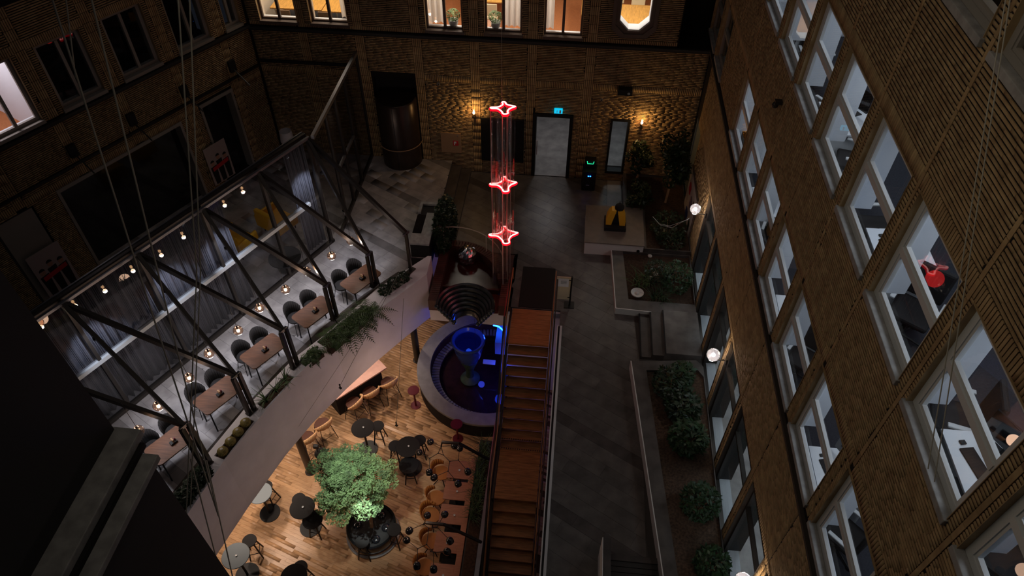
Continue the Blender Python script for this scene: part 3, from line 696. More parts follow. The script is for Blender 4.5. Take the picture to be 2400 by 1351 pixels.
# ferns
fl_ = [('large green fern arching over the white parapet near the bar chairs', 1, .25,.6,.75,20),('large green fern spreading over the far half of the parapet trough',1,.6,.6,.85,24),('fern with long fronds hanging over the face of the parapet',1,.9,.7,.8,20),('low fern at the near end of the fern trough',2,.35,.5,.36,12),('low fern beside the post in the short trough',2,.8,.5,.38,12)]
for lb, ti, u, v, ln, n in fl_:
    c = quadpt(troughs[ti],u,v); b = MB()
    for k in range(n): frond(b,(c.x,c.y,PT-.04), 2*pi*k/n+random.uniform(-.2,.2), ln*random.uniform(.5,1.1), ln*.17, random.uniform(.2,1.0))
    leaf_quads(b,(c.x,c.y,PT+.02),120,.16,.16,.1,.03); tag(b.build('fern','fern'), lb, 'fern', 'ferns in the parapet')
for k, (u,v) in enumerate(((.18,.5),(.5,.5),(.82,.5))):
    c = quadpt(troughs[3],u,v); b = MB()
    for q in range(22): blade(b,(c.x,c.y,PT-.05), random.uniform(0,2*pi), random.uniform(.2,.36), random.uniform(.5,1.4), .016)
    tag(b.build('spiky_plant','fern'), ['spiky green plant at the near end of its parapet trough','spiky green plant in the middle of its parapet trough','spiky green plant at the post end of its parapet trough'][k], 'plant', 'spiky plants in the parapet')
for k in range(4):
    c = quadpt(troughs[4],.13+.25*k,.5); r = thing('barrel_cactus', ['nearest of the four round cacti in the parapet','second round cactus from the near end of its trough','third round cactus from the near end of its trough','farthest of the four round cacti in the parapet'][k], 'cactus', (c.x,c.y,PT-.05), 0, 'round cacti in the parapet')
    n = 26; prof = [(max(.002,.105*math.sin(pi*i/9)), .09-.10*math.cos(pi*i/9)) for i in range(10)]
    b = MB().lathe(prof,(0,0,0),n*2); 
    b.v = [(x*(1+.07*(1 if int(round(math.atan2(y,x)/(2*pi)*n*2))%2 else -1)), y*(1+.07*(1 if int(round(math.atan2(y,x)/(2*pi)*n*2))%2 else -1)), z) for x,y,z in b.v]
    b.build('body','cactus',r); MB().ball((0,0,.185),.03,6,.4).build('crown','pebble',r)
for k,(u,v) in enumerate(((.2,.5),(.55,.5),(.88,.5))):
    c = quadpt(troughs[5],u,v); b = leaf_quads(MB(),(c.x,c.y,PT+.05),420,.21,.21,.15,.042)
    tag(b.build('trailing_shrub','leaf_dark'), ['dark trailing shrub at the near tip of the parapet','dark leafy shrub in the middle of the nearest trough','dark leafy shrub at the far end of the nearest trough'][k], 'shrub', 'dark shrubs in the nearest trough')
# ------------------------------------------------------------------ LEAN-TO GLASSHOUSE over the terrace
sp0 = V(-9.18,8.25,0); sp1 = V(-6.24,13.98,0); SD = (sp1-sp0).normalized(); SNrm = V(SD.y,-SD.x,0)     # toward the court
def sc(s, n, z): q = sp0+SD*s+SNrm*n; return V(q.x,q.y,z)
def sbox(b, s0,s1,n0,n1,z0,z1): return b.hexa([sc(s0,n0,z0),sc(s1,n0,z0),sc(s1,n1,z0),sc(s0,n1,z0),sc(s0,n0,z1),sc(s1,n0,z1),sc(s1,n1,z1),sc(s0,n1,z1)])
ZR = 3.82; S0, S1 = -1.6, 6.42
gh = struct('trim_1', 'dark steel lean-to frame of rafters and posts over the terrace tables')
sbox(MB(),S0,S1,-.10,-.03,ZR-.06,ZR+.04).build('ridge_rail','steel',gh); sbox(MB(),S0,S1,.03,.09,ZR-.06,ZR+.0).build('ridge_rail','steel_grey',gh)
sbox(MB(),S0,S1,-.16,-.13,ZR+.0,ZR+.05).build('ridge_rail','steel_grey',gh)
nodes = [sc(s,0,ZR-.05) for s in (6.40,4.80,3.24,1.58,-.05,-1.55)]
bases = [P(963,635,PT),P(878,668,PT),P(785,745,PT),P(692,858,PT),P(590,965,PT),P(485,1090,PT),P(390,1240,PT)]
kz = [2.16,1.95,2.0,2.12,2.15,2.3,2.3]
raft = [(0,0),(1,0),(1,1),(2,1),(2,2),(3,2),(3,3),(4,3),(4,4),(5,4),(5,5)]   # (knee, node)
kn = [V(b_.x,b_.y,z) for b_,z in zip(bases,kz)]
for i, (b_, k) in enumerate(zip(bases, kn)):
    for e in ((0,) if i == 0 else (-.07,.07)):
        o = SD*e; MB().bar(b_+o+V(0,0,-.02), k+o, .065, .10).build('post','steel',gh)
    MB().bar(k-SD*.10,k+SD*.10,.05,.07).build('knee_plate','steel_grey',gh)
    MB().bar(b_+SD*(-.12)+V(0,0,.01),b_+SD*.12+V(0,0,.01),.14,.02).build('base_plate','steel',gh)
for (k, n) in raft: MB().bar(kn[k]+V(0,0,.02), nodes[n], .07, .12).build('rafter','steel',gh)
spots = []
# return of the glasshouse to the far wall
XG = -6.08
MB().box(XG-.05,XG+.03,13.9,YF,ZR-.06,ZR+.04).build('ridge_rail','steel_grey',gh); MB().box(XG-.04,XG+.04,14.25,YF,TZ,TZ+.10).build('floor_rail','steel',gh)
gsc = thing('glass_screen','tall dark framed glass screen between terrace tables and lounge','glass screen',(0,0,0),0,kind='structure')
sbox(MB(),S0,6.5,-.05,.05,TZ,TZ+.09).build('floor_rail','steel',gsc); sbox(MB(),S0,6.0,-.04,.06,1.96,2.06).build('middle_rail','frame_white',gsc)
ms = [S0]+[1.58+1.63*i for i in range(-1,3)]+[6.42]
for s in ms: sbox(MB(),s-.035,s+.035,-.05,.05,TZ,ZR-.06).build('mullion','steel',gsc)
for i in range(len(ms)-1):
    for z0,z1 in ((TZ+.09,1.96),(2.06,ZR-.06)):
        MB().quad(sc(ms[i]+.035,0,z0),sc(ms[i+1]-.035,0,z0),sc(ms[i+1]-.035,0,z1),sc(ms[i]+.035,0,z1)).build('pane','glass_smoke',gsc)
pa = sc(6.42,0,0); ys = [14.15,14.95,15.75,16.7,YF]
for i in range(4):
    x0 = pa.x if i == 0 else XG
    MB().quad(V(x0,ys[i],TZ+.1),V(XG,ys[i+1],TZ+.1),V(XG,ys[i+1],ZR-.06),V(x0,ys[i],ZR-.06)).build('pane','glass_smoke',gsc)
    MB().box(XG-.04,XG+.04,ys[i+1]-.04,ys[i+1]+.04 if i < 3 else YF,TZ,ZR-.06).build('mullion','steel',gsc)
MB().box(XG-.03,XG+.03,14.95,16.7,1.96,2.04).build('middle_rail','steel_grey',gsc)
def curtain(label, s0, s1, n0, z0, z1, amp=.085, per=.17, m='curtain'):
    b = MB(); n = int((s1-s0)/.022); k = 0
    pts = []
    for i in range(n+1):
        s = s0+(s1-s0)*i/n; ph = 2*pi*s/per+1.3*math.sin(s*3.1); pts.append((s, n0+amp*math.sin(ph)*(.7+.3*math.sin(s*5))))
    for i in range(n): (a,na),(c,nc) = pts[i],pts[i+1]; b.quad(sc(a,na,z0),sc(c,nc,z0),sc(c,nc,z1),sc(a,na,z1))
    o = b.build('curtain', m, None, smooth=True); so_ = o.modifiers.new('t','SOLIDIFY'); so_.thickness = .004
    return tag(o, label, 'curtain', 'grey pleated curtains behind the glass')
curtain('wide pleated grey curtain behind the near part of the glass screen', S0+.05, 1.55, -.22, TZ+.02, 3.72)
curtain('wide pleated grey curtain in the middle of the glass screen', 1.66, 3.78, -.22, TZ+.02, 3.72)
curtain('short bunched grey curtain at the corner of the glass screen', 5.75, 6.40, -.22, TZ+.02, 3.72, .06, .13)
# lounge behind the screen: yellow armchairs, floor lamp, low tables
def armchair():
    t = thing('armchair','yellow armchair with square seat seen through the gap in the curtains','armchair')
    MB().box(-.36,.36,-.34,.36,.22,.42).build('seat','yellow',t,bevel=.05); MB().box(-.38,.38,.28,.42,.22,.82).build('backrest','yellow',t,bevel=.05)
    for s in (-1,1): MB().box(s*.40-.05,s*.40+.05,-.34,.40,.20,.60).build('armrest','yellow',t,bevel=.04)
    for s in (-1,1):
        for q in (-1,1): MB().cyl((s*.3,q*.28,0),(s*.3,q*.28,.22),.015).build('leg','black',t)
    return t
q = P(650,512,.75); a = armchair(); a.location = (q.x,q.y,TZ); a.rotation_euler = (0,0,LA+pi*.5)
q = P(630,545,.75); c_ = dup(a,(q.x-.75,q.y-.35,TZ),LA+pi*.55,'yellow armchair half hidden by the curtain edge, second of two')
t = thing('low_table','low round table with a dark top in the lounge behind the glass','table',(a.location.x+.7,a.location.y-1.5,TZ))
MB().cyl((0,0,.38),(0,0,.41),.42,n=28).build('table_top','black',t); MB().cyl((0,0,0),(0,0,.38),.03).build('leg','steel',t); MB().cyl((0,0,0),(0,0,.02),.25,n=20).build('base','steel',t)
q = P(671,318,1.75); t = thing('floor_lamp','unlit floor lamp with white drum shade by the brick corner','lamp',(q.x,q.y,TZ))
MB().lathe([(.20,1.22),(.17,1.55)],n=24).build('lamp_shade','white_paint',t); MB().cyl((0,0,.02),(0,0,1.4),.012).build('pole','black',t); MB().cyl((0,0,0),(0,0,.02),.15,n=20).build('base','black',t)
# spotlights on the rafters (they wash the curtains)
def spotlight(px,py,rft,tgt,power,label):
    a_, b_ = kn[rft[0]], nodes[rft[1]]; best = min((( proj(a_.lerp(b_,i/60))[0]-px)**2+(proj(a_.lerp(b_,i/60))[1]-py)**2, i) for i in range(61))[1]/60
    p = a_.lerp(b_,best)-V(0,0,.16); t = thing('spotlight',label,'spotlight',p,0,'black spotlights under the rafters')
    d = (Vector(tgt)-p).normalized(); MB().cyl(-d*.09,d*.07,.045,.05,n=14).build('housing','black',t); MB().cyl((0,0,0),(0,0,.14),.012).build('bracket','black',t)
    MB().cyl(d*.071,d*.075,.036,n=14).build('lens','glow_panel',t)
    lamp('SPOT', p+d*.09, power, (.74,.82,1), .04, tgt, 62, .8)
spotlight(208,785,(5,4),sc(.15,-.2,2.1),60,'black spotlight on the nearest rafter washing the curtain')
spotlight(372,672,(4,3),sc(2.0,-.2,2.2),60,'black spotlight on a middle rafter washing the curtain')
spotlight(533,566,(3,2),sc(3.5,-.2,2.2),60,'black spotlight by the curtain edge and the dark gap')
spotlight(747,392,(1,0),sc(6.1,-.2,2.2),55,'black spotlight on the far rafter by the screen corner')
spotlight(1020/3.6+495,500,(1,0),V(-5.3,13.6,TZ),40,'small black spotlight half way along the far rafter')
# pendants
gl = [(822,565),(777,600),(718,636),(669,679),(608,722),(558,775),(490,829),(443,886),(371,952),(325,1010)]
desc = ['farthest of the globe pendants, by the glass corner','second globe pendant from the far end','third globe pendant from the far end, over pale floor','fourth globe pendant from the far end','fifth globe pendant from the far end','sixth globe pendant from the far end','fourth globe pendant from the near end','third globe pendant from the near end','second globe pendant from the near end','nearest globe pendant, half behind the dark corner block']
pend = None
for i, g in enumerate(gl):
    q = P(*g,2.05)
    if pend is None:
        pend = thing('pendant_lamp', desc[0], 'pendant', q, 0, 'amber glass globe pendants over the terrace tables')
        MB().ball((0,0,0),.105,12).build('globe','globe_glass',pend,smooth=True); MB().ball((0,0,-.01),.034,8,1.2).build('bulb','glow_bulb',pend,smooth=True)
        MB().cyl((0,0,.055),(0,0,.12),.022,n=10).build('socket','black',pend); MB().cyl((0,0,.12),(.02,0,1.0),.005,n=6).build('cord','black',pend)
    else: dup(pend, q, 0, desc[i])
    lamp('POINT', q-V(0,0,.14), 5.5, (1,.84,.74), .05)
    lamp('SPOT', q+V(-.35,.2,.45), 52, (.86,.88,1), .06, q+V(-.55,.30,-1.7), 80, .9)
# terrace tables and chairs
def terrace_table():
    t = thing('terrace_table','brown rounded rectangular cafe table','table'); L2, W2, rr = .47,.285,.09; pts = []
    for cx,cy,a0 in ((L2-rr,W2-rr,0),(-L2+rr,W2-rr,pi/2),(-L2+rr,-W2+rr,pi),(L2-rr,-W2+rr,1.5*pi)):
        for k in range(5): q = a0+pi/2*k/4; pts.append((cx+rr*math.cos(q),cy+rr*math.sin(q)))
    MB().prism(pts,.71,.74).build('table_top','table_wood',t)
    for s in (-1,1):
        for q in (-1,1): MB().cyl((s*.40,q*.20,0),(s*.37,q*.18,.71),.016,n=8).build('leg','black',t)
    MB().box(-.37,.37,-.012,.012,.60,.63).build('stretcher','black',t)
    return t
def shell_chair():
    t = thing('terrace_chair','black shell chair','chair')
    b = MB(); n = 12
    for i in range(n):                    # curved shell back
        for r0,z0,r1,z1 in ((.235,.45,.265,.86),):
            a0, a1 = pi*(.02+.96*i/n), pi*(.02+.96*(i+1)/n); f0 = .55+.45*math.sin(a0); f1 = .55+.45*math.sin(a1)
            b.quad(V(r0*math.cos(a0),r0*math.sin(a0),z0),V(r0*math.cos(a1),r0*math.sin(a1),z0),V(r1*math.cos(a1),r1*math.sin(a1),.45+(z1-.45)*f1),V(r1*math.cos(a0),r1*math.sin(a0),.45+(z1-.45)*f0))
    o = b.build('backrest','black_matt',t,smooth=True); m = o.modifiers.new('t','SOLIDIFY'); m.thickness = .02
    MB().prism([(.235*math.cos(2*pi*k/20),.235*math.sin(2*pi*k/20)) for k in range(20)],.42,.46).build('seat','black_matt',t)
    for s in (-1,1):
        for q in (-1,1): MB().cyl((s*.22,q*.21,0),(s*.14,q*.13,.43),.010,n=6).build('leg','black',t)
    return t
tt = None; TC = [(845,653),(735,730),(617,822),(511,925),(402,1038),(305,1150)]
wh = ['farthest','second','third','fourth','fifth','nearest']
for i, g in enumerate(TC):
    q = P(*g,TZ+.74); rz = LA-.08
    if tt is None: tt = terrace_table(); tt.location = (q.x,q.y,TZ); tt.rotation_euler = (0,0,rz); tt['group'] = 'cafe tables on the terrace'
    else: dup(tt,(q.x,q.y,TZ),rz)
    o = [x for x in COL.objects if x.name.startswith('terrace_table') and x.type == 'EMPTY'][-1]
    o['label'] = 'brown round-cornered cafe table on the pale terrace, %s from the far end' % wh[i] if 0 < i < 5 else 'brown round-cornered cafe table, %s of the terrace row' % wh[i]
    # menu holder
    m = thing('table_caddy','small menu caddy on the %s terrace table from the far end' % wh[i].replace('farthest','first').replace('nearest','sixth'),'caddy',(q.x+.05,q.y,TZ+.74),rz,'caddies on the terrace tables')
    MB().box(-.07,.07,-.045,.045,0,.05).build('tray','black',m); MB().box(-.015,.015,-.04,.04,.05,.13).build('menu_card','tan',m); MB().cyl((.045,0,.05),(.045,0,.12),.016,n=8).build('bottle','wine',m)
    ux, uy = math.cos(rz), math.sin(rz)
    for j, s in enumerate((.25,-.25)):
        cx, cy = q.x+ux*s-uy*.47, q.y+uy*s+ux*.47
        lb = 'black shell chair, %s one at the %s terrace table' % (('farther','nearer')[j], wh[i].replace('farthest','first').replace('nearest','sixth'))
        if i == 0 and j == 0: ch = shell_chair(); ch.scale = (.84,.84,.92); ch.location = (cx,cy,TZ); ch.rotation_euler = (0,0,rz); ch['label'] = lb; ch['group'] = 'black chairs at the terrace tables'
        else: dup(ch,(cx,cy,TZ),rz,lb)
# wall brackets with lights on the left wall
for i, s in enumerate((-.27,1.35,2.95,4.55)):
    p = lpt(s,.0,3.68); t = thing('wall_bracket',['black bracket with box light on dark brick, nearest of four','black bracket on dark brick, second from the near end','black bracket on dark brick, third from the near end','black bracket with box light nearest the brick corner'][i],'bracket',p,LA,'black brackets along the left wall')
    MB().box(-.10,.10,-.10,0,-.16,.16).build('box','black_matt',t); MB().bar((0,-.1,-.1),(0,-.62,-.42),.025,.025).build('arm','black',t)
lbox(MB(),-3,5.4,.02,.07,3.30,3.36).build('cable_tray','black',wall_left)
MB().box(-8.9,-6.15,YF-.08,YF-.02,3.42,3.50).build('cable_tray','black',wall_far)
# posters
def poster(name, s0, s1, z0, z1, label):
    t = thing(name, label, 'poster', lpt((s0+s1)/2,.12,z0), LA)
    w = s1-s0; h = z1-z0; MB().box(-w/2,w/2,-.012,0,0,h).build('panel','poster_ground',t)
    for cx, hh, m in ((-.30,.62,'skin_print'),(.0,.72,'skin_print'),(.30,.66,'skin_print')):
        x = cx*w; MB().prism([(x-.10*w,0),(x+.10*w,0),(x+.13*w,.5*h),(x-.13*w,.5*h)],0,.001)
        b = MB(); b.poly([(x-.10*w,-.014,.02),(x+.10*w,-.014,.02),(x+.14*w,-.014,(hh-.12)*h),(x-.14*w,-.014,(hh-.14)*h)]); b.build('figure_print','black_matt',t)
        b = MB(); b.poly([(x+.085*w*math.cos(q*pi/5),-.0145,(hh-.06)*h+.11*w*math.sin(q*pi/5)) for q in range(10)]); b.build('face_print',m,t); MB().poly([(x+.09*w*math.cos(q*pi/6),-.0148,(hh-.03)*h+.10*w*math.sin(q*pi/6)) for q in range(7)]).build('hair_print','black_matt',t)
    MB().poly([(-.36*w,-.016,.36*h),(.40*w,-.016,.42*h),(.40*w,-.016,.52*h),(-.36*w,-.016,.46*h)]).build('red_band_print','red_print',t)
    return t
mat('poster_ground',(.42,.34,.33),.6)
poster('advert_poster',2.82,3.56,.68,1.92,'standing poster of three people behind a red band, by the dark doorway')
poster('advert_poster',-2.42,-1.60,.55,1.86,'standing poster of three people behind a red band, far left')
# ------------------------------------------------------------------ near block, lower left of the view
nb = struct('wall_near', 'dark plastered corner block close to the viewer, two stone ledges')
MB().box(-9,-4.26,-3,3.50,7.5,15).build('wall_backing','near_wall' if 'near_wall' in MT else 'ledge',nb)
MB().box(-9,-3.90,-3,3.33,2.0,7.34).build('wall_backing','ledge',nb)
MB().box(-9,-4.0,-3,3.53,7.42,7.52).build('ledge','sill',nb,bevel=.01); MB().box(-9,-3.96,-3,3.44,7.36,7.42).build('ledge','black_matt',nb)
MB().box(-9,-3.80,-3,3.36,7.28,7.36).build('ledge','sill',nb,bevel=.01)
# ------------------------------------------------------------------ CENTRE: upper basin, cascade, lower fountain
bs = thing('upper_basin','dark red brick fountain basin with soldier course rim','fountain basin',(-2.4,12.8,0),0,kind='structure')
MB().box(-3.3,-1.15,12.84,14.4,-.35,-.0).box(-3.24,-3.0,12.26,12.84,-.35,0).box(-1.48,-1.16,12.26,12.84,-.35,0).build('basin_floor','basin_brick',bs,world=True)
MB().prism([(-3.26,12.84),(-1.2,12.84),(-1.2,13.2),(-1.5,13.6),(-2.0,14.0),(-2.8,14.25),(-3.26,14.2)],.0,.16).build('basin_water','basin_wet',bs,world=True)
BC = V(-2.8,12.75,0)
def ringwall(b, c, r0, r1, a0, a1, z0, z1, n):
    for i in range(n):
        p, q = a0+(a1-a0)*i/n, a0+(a1-a0)*(i+1)/n
        b.prism([(c.x+r0*math.cos(p),c.y+r0*math.sin(p)),(c.x+r1*math.cos(p),c.y+r1*math.sin(p)),(c.x+r1*math.cos(q),c.y+r1*math.sin(q)),(c.x+r0*math.cos(q),c.y+r0*math.sin(q))],z0,z1)
    return b
ringwall(MB(),BC,1.28,1.48,math.radians(6),math.radians(112),0,.44,20).build('ring_wall','basin_brick',bs,world=True)
for i in range(34):
    a = math.radians(6+106*(i+.5)/34); o = MB().box(1.26,1.50,-.031,.031,.44,.50).build('brick','basin_brick',bs); o.matrix_parent_inverse = wm(bs).inverted(); o.location = BC; o.rotation_euler = (0,0,a)
for x0, x1, y0, y1 in ((-3.24,-3.0,12.30,14.1),(-1.44,-1.20,12.30,12.95)):
    MB().box(x0,x1,y0,y1,0,.31).build('side_wall','basin_brick',bs,world=True)
    k = 0; y = y0
    while y < y1-.05: MB().box(x0,x1,y+.004,y+.066,.31,.36).build('brick','basin_brick',bs,world=True); y += .072
b = MB()
for sx_, xo in ((-1,-3.24),(1,-1.16)):
    xt, xb = -2.28+sx_*.60, -2.28+sx_*.40; b.hexa([(xo,12.14,-.46),(xb,12.14,-.46),(xb,12.24,-.46),(xo,12.24,-.46),(xo,12.14,-.002),(xt,12.14,-.002),(xt,12.24,-.002),(xo,12.24,-.002)])
b.build('edge_band','white_paint',bs,world=True)
MB().box(-3.06,-1.5,12.80,12.84,-.3,.16).build('basin_lip','basin_brick',bs,world=True)
b = MB(); cp = []
for i in range(25):
    a = math.radians(6+168*i/24); dx, dy = math.cos(a), math.sin(a); tt0 = min([((-1.46+2.28) if dx > 0 else (3.08-2.28))/max(abs(dx),1e-6)]+([(12.82-12.05)/dy] if dy > .01 else [])+([.1/-dy] if dy < -.01 else [])); cp.append((V(-2.28+.70*dx,12.05+.70*dy,0),V(-2.28+max(.71,tt0)*dx,12.05+max(.71,tt0)*dy,0)))
for i in range(24): b.quad(cp[i][0],cp[i][1],cp[i+1][1],cp[i+1][0])
b.build('basin_surround','basin_brick',bs,world=True)
for x0,x1 in ((-3.24,-3.0),(-1.44,-1.20)): MB().box(x0,x1,12.08,12.30,.0,.36).build('pier','basin_brick',bs,world=True)
# curved handrail
hr = [V(BC.x+1.42*math.cos(q),BC.y+1.42*math.sin(q),1.05) for q in [math.radians(14+10*i) for i in range(11)]]
t = thing('basin_handrail','thin curved metal handrail above the brick basin','handrail',(BC.x,BC.y+1.4,.5)); MB().tube(hr,.014,8).build('rail','cable',t,world=True)
for i in (0,4,9): MB().cyl(hr[i],hr[i]-V(0,0,.56),.010,n=8).build('post','cable',t,world=True)
# crumpled mirror ball
q = P(1095,600,.35); b = MB(); b.ball((0,0,0),.27,14); random.seed(3)
b.v = [tuple(V(*p)*(1+.11*noise.noise(V(*p)*14)+.05*noise.noise(V(*p)*34))) for p in b.v]
o = b.build('mirror_ball','chrome'); o.location = (q.x,q.y,.38); tag(o,'crumpled mirror ball sculpture in the dark brick basin','sculpture')
# bronze cascade: nested horseshoe tiers
CF = V(-2.28,12.05,0); t = thing('bronze_cascade','dark bronze stepped horseshoe cascade over the blue bowl','fountain',(CF.x,CF.y,-.3))
A0, A1 = math.radians(-8), math.radians(188); nT = 7
for i in range(nT):
    k = i/(nT-1); r_ = .70-.40*k; z_ = .36-.66*k*.95; rn = .70-.40*(i+1)/(nT-1) if i < nT-1 else .27
    prof = [(r_+.02,z_-.14),(r_+.055,z_-.06),(r_+.05,z_),(r_+.03,z_+.014),(rn+.055,z_-.012),(rn+.05,z_-.10),(r_-.0,z_-.14)]
    b = MB().lathe(prof,(0,0,.3),34,A0,A1)
    for e in (A0,A1): b.ball(((r_+.02)*math.cos(e),(r_+.02)*math.sin(e),.3+z_-.06),.062,8)
    b.build('tier','bronze',t,smooth=True)

# water thread from lip to bowl
o = MB().tube([V(CF.x+.20,CF.y+.12,-.3),V(CF.x+.20,CF.y+.10,-.8),V(CF.x+.19,CF.y+.1,-1.5)],.004,6).build('water_jet','water_thin'); tag(o,'thin thread of water falling from the cascade into the bowl','water')
# lower pool
PC = V(-1.82,12.6,0)
pl = thing('fountain_pool','round stone pool with grey coping and ribbed inner step on the oak floor','fountain pool',(PC.x,PC.y,LZ),0)
def clipx(b, X=-1.17):
    b.v = [(min(x,X),y,z) for x,y,z in b.v]; return b
clipx(MB().lathe([(2.02,0),(2.02,.55)],(0,0,0),72),.63).build('outer_wall','black_matt',pl)
clipx(MB().lathe([(1.66,.55),(1.66,.62),(2.05,.62),(2.05,.55)],(0,0,0),72),.63).build('coping','coping',pl,bevel=.01)
clipx(MB().lathe([(1.66,.62),(1.66,.25),(1.42,.25),(1.42,.12)],(0,0,0),72),.63).build('inner_step','basin_brick',pl)
clipx(MB().lathe([(.001,.12),(1.43,.12)],(0,0,0),72),.63).build('pool_floor','basin_brick',pl)
clipx(MB().lathe([(.001,.20),(1.44,.20)],(0,0,0),72),.63).build('water','water_thin',pl)
for i in range(96):
    a = 2*pi*i/96; x = 1.53*math.cos(a)
    if x > .55: continue
    o = MB().box(1.43,1.645,-.036,.036,.25,.285).build('rib','coping' if i%3 else 'sill',pl); o.rotation_euler = (0,0,a)
MB().box(.55,.62,-1.8,1.8,0,.62).build('end_wall','ledge',pl)
fb = P(1102,884,LZ+.25); bw = thing('fountain_bowl','tall pedestal bowl glowing deep blue inside','fountain bowl',(fb.x,fb.y,LZ+.14))
MB().lathe([(.27,0),(.29,.05),(.24,.12),(.12,.20),(.11,.42),(.15,.62),(.24,.86),(.22,.95)],n=36).build('pedestal','bowl_base',bw,smooth=True)
MB().lathe([(.22,.90),(.34,1.15),(.39,1.40),(.40,1.62),(.46,1.70),(.475,1.76),(.44,1.80),(.37,1.75),(.35,1.62),(.30,1.50),(.001,1.44)],n=48).build('bowl','bowl_blue',bw,smooth=True)
MB().lathe([(.001,1.70),(.375,1.70)],n=40).build('water','water_thin',bw)
# blue light arc behind the bowl, on a blue screen panel
t = thing('blue_neon_arc','bright blue curved neon tube on a panel beside the wooden stair','neon light',P(1168,770,-1.6))
q = [P(x,y,-1.7) for x,y in ((1156,763),(1163,764),(1170,767),(1176,772),(1181,778))]
MB().tube(q,.022,8).build('tube','glow_blue',t,world=True)
a_ = P(1150,760,-1.7); MB().box(-1.62,-1.26,a_.y-.55,a_.y+.15,-2.35,-1.85).build('housing','bluegrey',t,world=True)
lamp('POINT', V(-1.5,a_.y-.1,-1.55), 14, (.02,.08,1), .1)
lamp('POINT', V(-1.45,12.3,-2.4), 10, (.02,.06,1), .15); lamp('POINT', V(fb.x,fb.y,-1.15), 4.2, (.02,.10,1), .08); lamp('POINT', V(fb.x+.2,fb.y+.75,-1.9), 6, (.05,.08,1), .1)
MB().box(-1.95,-1.60,a_.y-.75,a_.y-.62,-2.6,-2.55).build('grate','frame_white',pl,world=True)
# ------------------------------------------------------------------ neon column
NB = P(1178,652,.42); nc = thing('neon_column','hanging clear acrylic column ringed by three red neon stars','light sculpture',(NB.x,NB.y,.42))
def star(sc_, n=48, rot=0.0):
    out = []
    key = [(-.36,.0),(-.13,.05),(.0,.22),(-.04,.35),(.06,.37),(.13,.24),(.32,.17),(.42,.14),(.26,.0),(.20,-.15),(.22,-.30),(.08,-.34),(.01,-.20),(-.14,-.06),(-.33,-.06)]
    N = len(key)
    for i in range(n):
        t_ = i*N/n; k = int(t_); f = t_-k; p0,p1,p2,p3 = (Vector((*key[(k+j-1)%N],0)) for j in range(4))
        p = .5*((2*p1)+(-p0+p2)*f+(2*p0-5*p1+4*p2-p3)*f*f+(-p0+3*p1-3*p2+p3)*f**3); out.append(p*sc_)
    return out
def zat(px, py): return min((abs(proj((NB.x,NB.y,z/100))[1]-py), z/100) for z in range(-50,800))[1]
zs = [zat(1180,552),zat(1180,433),zat(1180,254)]
for z_ in zs:
    k = (H-z_)/11.5*.90 if z_ else 1
    pts = [p+V(0,0,z_-.42) for p in star(.86*max(.75,(H-z_)/11.6))]
    MB().tube(pts,.021,8,closed=True).build('neon_ring','glow_core',nc,smooth=True)
    MB().tube([p-V(0,0,.022) for p in pts],.034,8,closed=True).build('neon_tube','glow_red',nc,smooth=True)
    lamp('POINT',(NB.x+.1,NB.y-.45,z_+.0),5,(1,.03,.03),.2)
def sheet(a0, a1, z0, z1):
    s_ = star(.66)[a0:a1]; b = MB()
    for i in range(len(s_)-1): b.quad(s_[i]+V(0,0,z0),s_[i+1]+V(0,0,z0),s_[i+1]+V(0,0,z1),s_[i]+V(0,0,z1))
    return b
top = zs[2]-.42
for a0,a1,z0 in ((0,10,.55),(9,26,.6),(25,38,.55),(37,48,.0)): sheet(a0,a1,z0-.4,top).build('acrylic_sheet','acrylic',nc,smooth=True)
for x,y in ((-.16,-.02),(.10,.02)):
    MB().lathe([(.10,-.35),(.10,top)],(x,y,0),24).build('acrylic_tube','acrylic',nc,smooth=True)
for i_,(k_,z0_) in enumerate(((0,.15),(9,.2),(25,.2),(37,-.35),(47,-.4),(16,.1),(30,.1))):
    p_ = star(.66)[k_]; MB().tube([(p_.x,p_.y,z0_),(p_.x,p_.y,top)],.006+.003*(i_%2),6).build('sheet_glint','acrylic_glint',nc)  # pale rods imitate the bright vertical highlights of the column
MB().tube([(.0,0,top),(0,0,top+4.5)],.004,6).build('wire','cable',nc)
# ------------------------------------------------------------------ floor mat, notice board
o = MB().box(-.96,-.08,12.42,13.92,.001,.016).build('doormat','black_matt'); tag(o,'large black doormat at the head of the wooden stair','mat')
t = thing('notice_board','pale yellow notice board with white sheet on a dark stand','notice board',(.14,12.75,0))
a_ = PY(1306,649,12.6); c_ = PY(1334,703,12.6)
t.location = ((a_.x+c_.x)/2,12.62,0)
wd = abs(c_.x-a_.x); MB().box(-wd/2,wd/2,-.02,0,c_.z,a_.z).build('panel','board',t); MB().box(-wd*.42,wd*.36,-.025,-.021,a_.z-.42*(a_.z-c_.z),a_.z-.06).build('paper_sheet','paper',t)
for k in range(4): MB().box(-wd*.22,wd*.2,-.0275,-.0255,a_.z-.14-.028*k,a_.z-.13-.028*k).build('text_line','bluegrey',t)
MB().box(wd/2,wd/2+.04,-.03,.03,0,a_.z+.02).build('post','black',t); MB().box(wd/2-.12,wd/2+.14,-.12,.12,0,.02).build('base','black',t)
for z_ in (a_.z-.1,c_.z+.08): MB().box(wd/2-.05,wd/2+.02,-.035,-.02,z_,z_+.02).build('clip','black',t)
